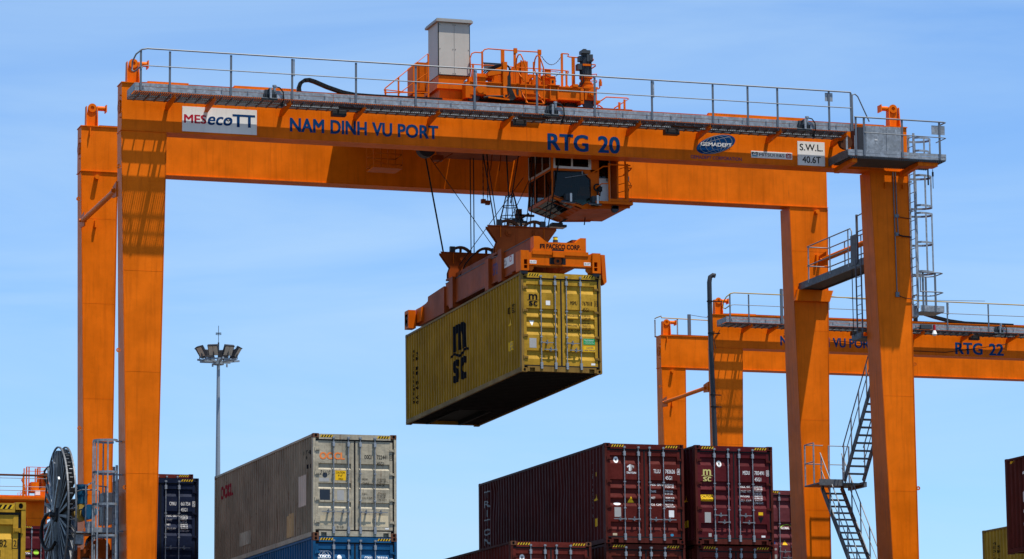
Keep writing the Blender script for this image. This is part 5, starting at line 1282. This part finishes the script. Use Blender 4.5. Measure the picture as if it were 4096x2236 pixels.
for x in (13.5, 13.68, 13.86): CB().box(x - .012, x + .012, YA + .05, YB - .05, nose(x) - .012, nose(x) + .005).build('floor_bar', M['black'], K)
# panes
seal = CB()
O5 = [(13.355, 22.255), (14.265, 22.02), (14.53, 22.16), (14.53, 22.81), (14.29, 23.045), (13.355, 23.015)]
for a, b in zip(O5, O5[1:] + O5[:1]): seal.beam((a[0], YA - .002, a[1]), (b[0], YA - .002, b[1]), .022, .014, up=(0, 1, 0))
seal.build('window_seal', M['black'], K)
for a, b in ((1.07, 1.61), (1.75, 2.54), (2.70, 3.24)):
    sq = CB()
    for p, q in (((a, 22.31), (b, 22.31)), ((b, 22.31), (b, 23.04)), ((b, 23.04), (a, 23.04)), ((a, 23.04), (a, 22.31))): sq.beam((X0 - .002, p[0], p[1]), (X0 - .002, q[0], q[1]), .014, .022, up=(1, 0, 0))
    sq.build('window_seal', M['black'], K)
CB().poly([(13.37, 22.27), (14.26, 22.04), (14.51, 22.17), (14.51, 22.80), (14.28, 23.03), (13.37, 23.0)], 'y', YA + .015, YA + .022).build('side_window', M['glass'], K)
for a, b in ((1.07, 1.61), (1.75, 2.54), (2.70, 3.24)):
    CB().box(X0 + .015, X0 + .022, a, b, 22.31, 23.04).build('front_window', M['glass'], K)
wf = CB().box(13.36, 14.56, YA - .012, YA + .01, 23.12, 23.19).box(13.36, 13.42, YA - .012, YA + .01, 23.19, 23.85).box(14.47, 14.56, YA - .012, YA + .01, 23.19, 23.85).box(13.92, 13.98, YA - .012, YA + .01, 23.19, 23.85).build('window_frame', M['alu'], K)
CB().box(13.42, 13.92, YA, YA + .006, 23.19, 23.85).build('pane', M['glass'], wf); CB().box(13.98, 14.47, YA, YA + .006, 23.19, 23.85).build('pane', M['glass'], wf)
wf = CB().box(X0 - .012, X0 + .01, 1.15, 3.25, 23.12, 23.18)
for y in (1.15, 1.88, 2.55, 3.20): wf.box(X0 - .012, X0 + .01, y, y + .05, 23.18, 23.85)
wfo = wf.build('window_frame', M['alu'], K)
for a, b in ((1.20, 1.88), (1.93, 2.55), (2.60, 3.20)): CB().box(X0 + .0, X0 + .006, a, b, 23.18, 23.85).build('pane', M['glass'], wfo)
CB().path([(14.30, 1.5, 22.55), (14.22, 1.45, 22.72), (14.08, 1.42, 22.75), (13.98, 1.45, 22.62), (14.06, 1.5, 22.5)], .02, 6, True).build('steering_wheel', M['black'], K)
CB().beam((13.72, YA - .02, 22.83), (14.44, YA - .03, 22.97), .012, .016).box(14.25, 14.29, YA - .03, YA, 22.96, 23.06).build('wiper', M['rail'], K)
# interior
CB().box(14.0, 14.4, 1.8, 2.2, 22.52, 22.64).box(14.36, 14.46, 1.8, 2.2, 22.64, 23.2).box(14.18, 14.24, 1.96, 2.04, 22.0, 22.52).build('seat', M['paper'], K)
CB().box(13.75, 14.2, 1.35, 1.6, 22.25, 22.62).tube((14.1, 1.2, 22.5), (14.1, 1.25, 22.5), .08, 12).build('console', M['steel'], K)
CB().poly([(13.36, 22.26), (14.24, 22.02), (15.3, 22.06), (15.3, 23.05), (13.36, 23.05)], 'y', YB - .03, YB - .024).build('side_window', M['glass'], K)
# door and balcony
dr = CB().box(14.85, 15.36, 1.515, 1.54, 22.14, 22.98).box(14.85, 14.90, 1.515, 1.54, 22.98, 23.7).box(15.31, 15.36, 1.515, 1.54, 22.98, 23.7).box(14.9, 15.31, 1.515, 1.54, 23.62, 23.7).build('door', M['alu'], K)
CB().box(14.90, 15.31, 1.525, 1.531, 22.98, 23.62).build('door_window', M['glass'], dr); CB().disc((15.26, 1.49, 22.93), 'y', .04, .05, 12).build('door_knob', M['rail'], dr)
bal = CB().box(14.60, 15.79, .72, .745, 22.05, 22.13).box(15.77, 15.79, .745, 1.5, 22.05, 22.20).build('balcony', O, K)
gb = CB()
for i in range(15): gb.box(14.62 + i * .077, 14.65 + i * .077, .75, 1.5, 22.07, 22.10)
stuff(gb.build('grating', M['orange_worn_shaded'], bal))
for x in (15.04, 15.62): CB().box(x - .03, x + .03, .715, .745, 22.13, 23.30).build('post', O, bal)
CB().box(15.07, 15.59, .715, .735, 22.14, 22.21).build('kick_plate', O, bal)
CB().path([(14.56, .9, 23.02), (14.75, .8, 23.12), (14.86, .73, 23.19), (15.04, .73, 23.20)], .02, 7).path([(15.04, .73, 23.26), (15.72, .73, 23.26)], .022, 7).path([(14.62, .8, 22.52), (14.8, .73, 22.66), (15.04, .73, 22.67)], .016, 6).build('handrail', O, bal)
CB().path([(15.62, .73, 23.18), (15.76, .74, 23.18), (15.78, .9, 23.16), (15.7, 1.3, 23.08)], .02, 7).path([(15.62, .73, 22.65), (15.76, .74, 22.65), (15.78, .9, 22.6)], .016, 6).build('handrail', O, bal)
lz = CB()
for x, y in ((15.46, 1.2), (15.58, .80)): lz.box(x - .02, x + .02, y - .02, y + .02, 22.1, 24.0)
for i in range(7): lz.tube((15.46, 1.2, 22.25 + i * .24), (15.58, .80, 22.25 + i * .24), .012, 5)
lz.build('cab_ladder', O, K)
cbx = CB().path([(15.66, .8, 23.2), (15.70, .8, 23.1), (15.63, .8, 23.0), (15.67, .8, 22.93)], .010, 5).path([(15.67, .8, 22.80), (15.75, .8, 22.72), (15.70, .8, 22.58), (15.66, .8, 22.4), (15.68, .8, 22.1)], .010, 5); cbx.build('lamp_cable', M['black'], K)
CB().tube((15.67, .8, 22.80), (15.67, .8, 22.93), .035, 8).build('hand_lamp', M['rail'], K)
CB().ring((14.70, .86, 22.56), 'y', .08, .12, .04, 16).box(14.72, 14.84, .8, .95, 22.44, 22.58).beam((14.68, .86, 22.5), (14.72, .86, 22.3), .03, .03).beam((14.80, .86, 22.5), (14.78, .86, 22.3), .03, .03).build('hand_wheel', M['black'], K)
for x, y, z in ((13.78, .80, 22.08), (14.62, .78, 22.05)):
    s_ = CB().box(x - .12, x + .10, y - .05, y + .15, z + .02, z + .22).quadbox(((x - .30, y - .16, z - .06), (x + .14, y - .16, z - .08), (x + .20, y + .10, z - .02), (x - .22, y + .10, z), (x - .28, y - .16, z - .02), (x + .14, y - .16, z - .04), (x + .20, y + .10, z + .04), (x - .22, y + .10, z + .05))).build('floodlight', M['motor'], K)
    CB().box(x - .03, x + .03, y - .19, y - .175, z - .04, z + .22).build('bracket', M['alu'], s_)
    CB().quadbox(((x - .27, y - .15, z - .068), (x + .12, y - .15, z - .087), (x + .17, y + .08, z - .034), (x - .2, y + .08, z - .015), (x - .27, y - .15, z - .063), (x + .12, y - .15, z - .082), (x + .17, y + .08, z - .028), (x - .2, y + .08, z - .01))).build('lens', M['lamp'], s_)
for x, y, z in ((14.05, 2.75, 21.62), (12.9, 3.1, 21.75)):
    s_ = CB().box(x - .30, x + .24, y - .2, y + .2, z, z + .07).box(x - .2, x + .15, y - .1, y + .1, z + .07, z + .14).beam((x, y, z + .1), (x + .35, y, z + .33), .08, .06).build('floodlight', M['steel'], K)
    CB().box(x - .27, x + .21, y - .17, y + .17, z - .006, z - .001).build('lens', M['lamp'], s_)
CB().box(12.85, 13.4, 3.0, 3.1, 21.98, 22.04).box(12.85, 13.0, 3.0, 3.2, 21.85, 22.2).build('lamp_arm', M['rust'], K)
CB().disc((15.30, 1.0, 21.95), 'y', .11, .12, 16).box(15.19, 15.41, .94, 1.06, 21.95, 22.04).build('horn', M['steel'], K)
CB().tube((14.9, 2.6, 21.95), (14.87, 2.6, 21.72), .018, 7).build('drain_pipe', M['black'], K)

# ------------------------------------------------------------------ spreader with head block
class SP(TB): org = Vector((12.36, 3.47, 19.24))
P_ = thing('container_spreader', 'orange spreader frame with rope sheaves gripping the lifted yellow container', 'spreader', (12.36, 3.47, 19.24), rx=-.0)
xc = 12.336
# end beam towards the camera, a plate outline with stepped shoulders
eb = SP().poly([(11.375, 19.50), (13.30, 19.50), (13.30, 19.875), (13.19, 19.88), (13.13, 19.95), (13.13, 20.352), (12.96, 20.352), (12.82, 20.20), (11.935, 20.19), (11.71, 20.352), (11.54, 20.352), (11.54, 20.02), (11.50, 19.94), (11.47, 19.875), (11.375, 19.87)], 'y', -2.60, -2.28)
ebo = eb.build('end_beam', O, P_)
SP().box(11.487, 13.19, -2.628, -2.604, 19.82, 19.935).box(11.487, 13.19, -2.616, -2.602, 19.80, 19.83).box(11.39, 13.29, -2.618, -2.602, 19.50, 19.53).build('stiffener', O, ebo)
for x0, sx in ((11.12, 1), (13.55, -1)):
    def q(d): return x0 + sx * d
    cbk = SP()
    for a, b, z0, z1 in ((0, .10, 19.33, 19.915), (.20, .25, 19.33, 19.915), (.10, .20, 19.65, 19.915), (.10, .20, 19.49, 19.51), (.10, .20, 19.33, 19.39)):
        cbk.box(min(q(a), q(b)), max(q(a), q(b)), -2.66, -2.20, z0, z1)
    cbo = cbk.build('corner_box', O, ebo)
    SP().box(min(q(.10), q(.20)), max(q(.10), q(.20)), -2.40, -2.25, 19.39, 19.65).build('twistlock', M['steel'], ebo)
    SP().box(min(q(.03), q(.22)), max(q(.03), q(.22)), -2.62, -2.46, 19.24, 19.33).build('twistlock_foot', M['steel'], ebo)
    SP().poly([(q(.25), 19.53), (q(.42), 19.49), (q(.42), 19.40), (q(.36), 19.34), (q(.28), 19.36), (q(.25), 19.42)], 'y', -2.56, -2.50).build('lug_plate', OW, ebo)
SP().box(12.01, 12.50, -2.612, -2.602, 19.55, 19.735).build('opening', M['black'], ebo)
SP().ring((12.255, -2.60, 19.64), 'y', .05, .12, .06, 16).build('opening_rim', OD, ebo)
SP().box(12.09, 12.44, -2.70, -2.61, 19.745, 19.90).box(12.10, 12.43, -2.66, -2.61, 19.90, 19.925).build('cover_box', O, ebo)
SP().box(12.09, 12.45, -2.618, -2.603, 19.93, 19.985).build('cover_shadow_gap', M['black'], ebo)
ink = Ink().text('PACECO CORP.', 11.92, 12.96, 20.0, 20.14, 0.036)
ink.rect(11.725, 11.76, 20.0, 20.13).rect(11.765, 11.87, 20.105, 20.13).rect(11.845, 11.87, 20.0, 20.10).line([(a[0], a[2]) for a in arc((11.805, 20.06), .03, -1.57, 3.6, 10)], .02)
def sp_lay(ink, key, y, par): return ink.lay('lettering', M[key], lambda u, v, e: Vector((u, y - e, v)) - SP.org, par)
sp_lay(ink, 'black_ink', -2.604, ebo)
for x in (11.41, 13.055):
    s_ = SP().box(x, x + .20, -2.612, -2.602, 19.545 - (.0 if x < 12 else .0), 19.64).build('sign', M['sign'], ebo)
    sp_lay(Ink().text('10.15T', x + .02, x + .18, 19.565, 19.62, 0.01), 'black_ink', -2.614, s_)
# two long main beams with sliding arms
for x, sx in ((11.54, 1), (13.13, -1)):
    def q(d): return x + sx * d
    def bx(a, b, y0, y1, z0, z1): return SP().box(min(q(a), q(b)), max(q(a), q(b)), y0, y1, z0, z1)
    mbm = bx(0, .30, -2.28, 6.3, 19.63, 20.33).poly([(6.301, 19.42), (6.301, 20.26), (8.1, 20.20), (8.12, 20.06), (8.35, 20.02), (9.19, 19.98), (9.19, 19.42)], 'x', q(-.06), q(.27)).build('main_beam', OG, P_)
    bx(-.015, .32, -2.27, 6.3, 20.33, 20.35).build('beam_flange', M['steel'], mbm)
    bx(-.02, .30, -.60, 6.0, 19.57, 19.625).build('beam_flange', OD, mbm)
    bx(-.10, .36, .20, .56, 19.48, 20.45).build('sleeve', OG, mbm); bx(-.10, .36, 1.50, 1.86, 19.42, 20.36).build('sleeve', OG, mbm); bx(-.10, .36, 5.24, 5.64, 19.44, 20.40).build('sleeve', OG, mbm)
    if sx == 1:
        s_ = SP().box(11.528, 11.538, -.69, .57, 19.85, 20.14).build('sign', M['sign'], mbm)
        k = Ink().text('S.W.L.', .25, .62, .16, .24, 0.01).text('40.6T', .30, .66, .05, .13, 0.01)
        k.lay('lettering', M['black_ink'], lambda u, v, e: Vector((11.526 - e, .57 - u * 1.0, 19.85 + v)) - SP.org, s_)
        Ink().frame(.92, 1.08, .12, .26, .03).lay('lettering', M['red_ink'], lambda u, v, e: Vector((11.526 - e, .57 - u, 19.85 + v)) - SP.org, s_)
        Ink().text('SP20', 0, .62, 0, .36, 0.03).lay('lettering', M['navy_ink'], lambda u, v, e: Vector((11.538 - e, 1.36 - u, 19.80 + v)) - SP.org, mbm)
fe = SP().box(11.12, 13.55, 9.2, 9.50, 19.45, 19.80).box(11.12, 11.37, 9.1, 9.55, 19.33, 19.915).box(13.30, 13.55, 9.1, 9.55, 19.33, 19.915).box(11.40, 13.3, 8.6, 9.2, 19.5, 19.95).build('end_beam', O, P_)
SP().box(11.112, 11.1185, 9.26, 9.38, 19.62, 19.72).box(11.112, 11.119, 9.2, 9.36, 19.40, 19.50).build('opening', M['black'], fe)
for x, sx in ((13.66, 1), ): SP().poly([(13.60, 19.90), (13.72, 19.895), (13.765, 19.10), (13.69, 19.02), (13.64, 19.20)], 'y', -2.55, -2.28).build('corner_flipper', OW, P_)
# head block: two plates along x with two sheaves each
for yc, nm in ((1.05, 0), (5.95, 1)):
    z0 = 21.255
    hp = SP()
    for dy in (-.11, .09): hp.poly([(xc - 1.08, z0), (xc + 1.08, z0), (xc + 1.08, z0 - .06), (xc + .78, z0 - .47), (xc + .84, z0 - .64), (xc + .84, z0 - .80), (xc - .84, z0 - .80), (xc - .84, z0 - .64), (xc - .78, z0 - .47), (xc - 1.08, z0 - .06)], 'y', yc + dy, yc + dy + .02)
    hp.box(xc - 1.10, xc + 1.10, yc - .16, yc - .112, z0 - .01, z0 + .012).box(xc - .84, xc + .84, yc - .2, yc + .2, z0 - .86, z0 - .80)
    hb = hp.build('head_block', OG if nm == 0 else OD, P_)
    for dx in (-.42, .42):
        sh = SP().ring((xc + dx, yc, z0 - .19), 'y', .345, .425, .10, 30).disc((xc + dx, yc, z0 - .19), 'y', .09, .10, 14)
        for i in range(6):
            a = math.pi * 2 * i / 6 + .5; sh.beam((xc + dx + .08 * math.cos(a), yc, z0 - .19 + .08 * math.sin(a)), (xc + dx + .35 * math.cos(a), yc, z0 - .19 + .35 * math.sin(a)), .06, .075, up=(0, 1, 0))
        sh.build('sheave', M['rust'], hb)
        SP().disc((xc + dx, yc - .135, z0 - .19), 'y', .115, .03, 18).disc((xc + dx, yc - .16, z0 - .19), 'y', .065, .05, 14).build('sheave_pin', OD, hb)
        SP().box(xc + dx * 1.62 - .08, xc + dx * 1.62 + .08, yc - .06, yc + .06, z0, z0 + .21).build('rope_guard', M['steel'], hb)
        SP().box(xc + dx * 1.62 - .012, xc + dx * 1.62 + .012, yc - .135, yc - .112, z0 - .34, z0 - .01).build('rib', OW, hb)
SP().box(xc - .30, xc + .30, 1.2, 5.8, 20.32, 20.52).box(xc - .62, xc - .5, 1.2, 5.8, 20.36, 20.60).box(xc + .5, xc + .62, 1.2, 5.8, 20.36, 20.6).build('head_block_frame', OD, P_)
bcn = SP().tube((12.33, -2.2, 20.25), (12.33, -2.2, 20.33), .075, 14).tube((12.33, -2.2, 20.40), (12.33, -2.2, 20.42), .07, 14).box(12.40, 12.47, -2.22, -2.15, 20.2, 20.27).build('beacon', M['motor'], P_)
SP().tube((12.33, -2.2, 20.33), (12.33, -2.2, 20.40), .066, 14).build('beacon_lens', M['beacon'], bcn)
SP().path([(12.6, -2.2, 20.21), (12.75, -2.1, 20.23), (12.95, -1.9, 20.36), (13.0, -1.6, 20.38)], .025, 6).build('cable', M['black'], P_)
SP().path([(11.7, 5.3, 20.42), (11.78, 5.0, 20.75), (11.9, 4.8, 20.95), (12.05, 4.6, 21.1)], .022, 5).box(11.66, 11.74, 5.2, 5.35, 20.34, 20.46).build('cable', M['black'], P_)
# conical cable guide
cg = SP(); cx_, cy_ = 12.19, 1.65
for r_, z in ((.135, 22.31), (.216, 21.99), (.296, 21.68), (.38, 21.36)): cg.path([(cx_ + r_ * math.cos(a), cy_ + r_ * math.sin(a), z) for a in [2 * math.pi * i / 20 for i in range(20)]], .014, 6, True)
for i in range(8):
    a = 2 * math.pi * i / 8 + .2; cg.tube((cx_ + .13 * math.cos(a), cy_ + .13 * math.sin(a), 22.32), (cx_ + .40 * math.cos(a), cy_ + .40 * math.sin(a), 21.28), .014, 6)
cg.build('cable_guide', M['steel'], P_)

# ------------------------------------------------------------------ hoist ropes
def rope(label, a, b, r=.017, group='steel hoist ropes under the trolley'):
    a = Vector(a); b = Vector(b); o = MB().tube((0, 0, 0), tuple(b - a), r, 7).build('hoist_rope', M['rope']); o.location = a
    return tag(o, label, 'rope', group)
YF, YN = 5.95, 1.05
rope('thick slanting rope from the black sheave block to the far head plate', (9.98, 3.1, 23.62), (11.36, YF, 21.28), .026)
rope('thin diagonal rope from the black sheave block crossing the vertical ropes', (10.05, 3.1, 23.75), (11.95, 2.0, 20.55), .011)
rope('close vertical rope, the one farther from the cab', (11.72, 4.2, 24.3), (12.26, YF - .02, 21.25), .017)
rope('close vertical rope, the one nearer the cab', (11.83, 4.2, 24.3), (12.36, YF - .02, 21.25), .017)
rope('slanting rope past the small weights to the end of the near head plate', (11.35, 2.0, 24.3), (11.52, YN, 21.27), .019)
rope('slanting rope in front of the cab, ending on the near head plate', (13.72, .85, 24.6), (13.18, YN, 21.26), .019)
rope('steep rope down into the top of the conical cable guide', (12.06, 1.65, 24.3), (12.15, 1.65, 22.3), .022)
rope('rope leaning from the cone towards the cab roof', (12.55, 1.65, 24.0), (12.20, 1.65, 22.1), .017)
rope('thin diagonal rope rising from the far head plate towards the cab', (11.65, 5.2, 20.75), (13.25, 3.6, 23.3), .011)
rope('near thin rope crossing behind the cone of the cable guide', (12.2, 2.6, 21.2), (13.05, 2.4, 23.0), .011)
rope('rope beside the cab front dropping onto the sheave under it', (12.95, 1.2, 23.9), (12.62, YN, 21.3), .017)
rope('rope inside the cable guide dropping to the middle of the near head plate', (12.24, 1.5, 22.4), (12.36, YN, 21.3), .02)

rope('rope paired with the one past the small weights', (11.47, 2.0, 24.3), (11.62, YN + .05, 21.27), .015)
rope('rope paired with the one in front of the cab', (13.62, .95, 24.6), (13.06, YN + .05, 21.26), .014)
rope('rope paired with the one beside the cab front', (12.84, 1.3, 23.9), (12.52, YN + .05, 21.3), .014)

# ------------------------------------------------------------------ floodlight mast far behind
mt = thing('light_mast', 'tall grey mast with a ring of floodlights behind the cranes', 'light mast', (29.95, 120.0, 0))
MB().tube((0, 0, 0), (0, 0, 33.8), .34, 16, .105).build('pole', M['mast'], mt)
hr = MB().ring((0, 0, 33.72), 'z', .95, 1.03, .10, 28).ring((0, 0, 33.55), 'z', .28, .36, .24, 20)
for i in range(8):
    a = math.pi * 2 * i / 8; hr.beam((.15 * math.cos(a), .15 * math.sin(a), 33.6), (1.4 * math.cos(a), 1.4 * math.sin(a), 33.72), .09, .12)
for x in (-.45, .50): hr.tube((x, -.3, 33.45), (x, -.3, 33.25), .06, 8)
hr.build('head_ring', M['mast'], mt)
hs = MB().box(-.34, .34, -.08, .08, -.36, .36).box(-.34, .34, -.12, -.08, .30, .36)
for i in range(7): hs.box(-.30, .30, .08, .14, -.3 + i * .09, -.27 + i * .09)
hs = hs.mesh('lamp_head')
lm = MB()
for c in range(2):
    for r_ in range(8): lm.box(-.30 + c * .31, -.01 + c * .31, -.094, -.081, -.33 + r_ * .078, -.265 + r_ * .078)
lm = lm.mesh('lamp_cell')
for i in range(8):
    a = -math.pi / 2 + .30 + 2 * math.pi * i / 8
    o = link('lamp_head', hs, M['steel'], mt); o.location = (1.25 * math.cos(a), 1.25 * math.sin(a), 34.25)
    o.rotation_euler = (math.radians(30), 0, a + math.pi / 2)
    link('lamp_cell', lm, M['lamp'], o)
    MB().beam((1.25 * math.cos(a), 1.25 * math.sin(a), 33.75), (1.25 * math.cos(a), 1.25 * math.sin(a), 34.2), .05, .10).build('lamp_stem', M['steel'], mt)
MB().tube((0, 0, 33.8), (0, 0, 34.9), .05, 8).tube((0, 0, 34.9), (0, 0, 36.0), .018, 6).build('lightning_rod', M['steel'], mt)
rg = MB()
for z in (35.42, 35.52): rg.ring((0, 0, z), 'z', .17, .19, .02, 16)
for i in range(4): rg.beam((0, 0, 35.47), (.18 * math.cos(i * 1.57), .18 * math.sin(i * 1.57), 35.47), .02, .02)
rg.build('rod_ring', M['steel'], mt)

O = M['orange']
# ------------------------------------------------------------------ third crane far away on the left
c3 = thing('gantry_crane', 'distant orange gantry crane seen behind the cable reel', 'gantry crane', (-12.0, 121.2, 0), 'orange gantry cranes of the port')
for y in (0.0, 6.6):
    gd = MB().box(0, 31.3, y, y + 1.0, 23.36, 24.66).box(-.05, 31.35, y - .06, y + 1.06, 24.66, 24.78).box(0, 31.3, y - .03, y + 1.03, 23.33, 23.36).build('girder', O if y == 0 else OD, c3)  # rear girder's shade is painted in with the darker orange
    MB().box(0, 31.3, y - .9, y - .01, 24.36, 24.44).box(0, 31.3, y - .93, y - .90, 24.44, 24.56).build('walkway', OW, gd)
for x in (1.5, 30.0):
    for y in (0, 6.6): MB().quadbox(((x, y, 0.5), (x + .8, y, .5), (x + .8, y + 1.2, .5), (x, y + 1.2, .5), (x - .2, y, 23.32), (x + 1.1, y, 23.32), (x + 1.1, y + .9, 23.32), (x - .2, y + .9, 23.32))).build('leg', O, c3)
for x in [29.4 - i * 2.6 for i in range(11)]:
    MB().box(x - .05, x + .05, -.92, -.84, 24.44, 26.1).build('post', OW, c3)
    if x < 28: MB().box(x + 1.05, x + 1.09, -.9, -.86, 24.8, 25.9).build('post', M['rust'], c3)
    MB().beam((x, -.88, 25.0), (x + .32, -.88, 24.5), .03, .03).beam((x, -.88, 25.0), (x - .32, -.88, 24.5), .03, .03).build('brace', OW, c3)
MB().tube((0, -.88, 25.98), (31.3, -.88, 25.98), .065, 10).build('power_rail', M['rust'], c3)
for z in (25.78, 25.25, 25.0): MB().tube((0, -.88, z), (31.3, -.88, z), .022, 6).build('handrail', M['rail'], c3)
tw = MB()
for x in (29.95, 30.10, 30.68, 30.80):
    for y in (1.2, 2.2): tw.box(x - .035, x + .035, y - .04, y + .04, 24.75, 26.75)
for z in (25.5, 26.15, 26.45, 26.72): tw.box(29.93, 31.2, 1.18, 1.21, z, z + .035)
tw.build('ladder_tower', OW, c3)
for i in range(7): MB().box(29.25 + i * .1, 29.27 + i * .1, .5, .52, 24.78, 25.0 + i * .06).build('stair_baluster', OW, c3)
MB().box(30.15, 30.65, .6, 1.8, 25.10, 25.72).box(30.2, 30.6, .58, .6, 25.2, 25.65).build('hoist_motor', O, c3)
MB().box(30.38, 30.68, .3, .6, 24.85, 25.15).build('junction_box', M['white'], c3)
MB().box(30.85, 31.5, .5, 2.2, 24.8, 26.3).tube((30.9, .4, 25.05), (30.9, 2, 25.05), .3, 14).build('hoist_gearbox', OW, c3)
MB().beam((29.75, .6, 24.9), (29.7, .6, 25.55), .09, .09).beam((29.7, .6, 25.5), (29.55, .6, 25.85), .10, .09).tube((29.6, .5, 25.83), (29.6, .7, 25.83), .09, 10).build('hook_arm', OW, c3)
MB().path([(31.3, .4, 25.0), (31.0, .4, 25.9), (30.95, .4, 26.4), (31.15, .4, 26.65), (31.6, .4, 26.75)], .07, 7).build('cable_bundle', M['black'], c3)
MB().box(31.05, 31.28, -.035, -.005, 23.55, 24.2).build('sign', M['white'], c3)
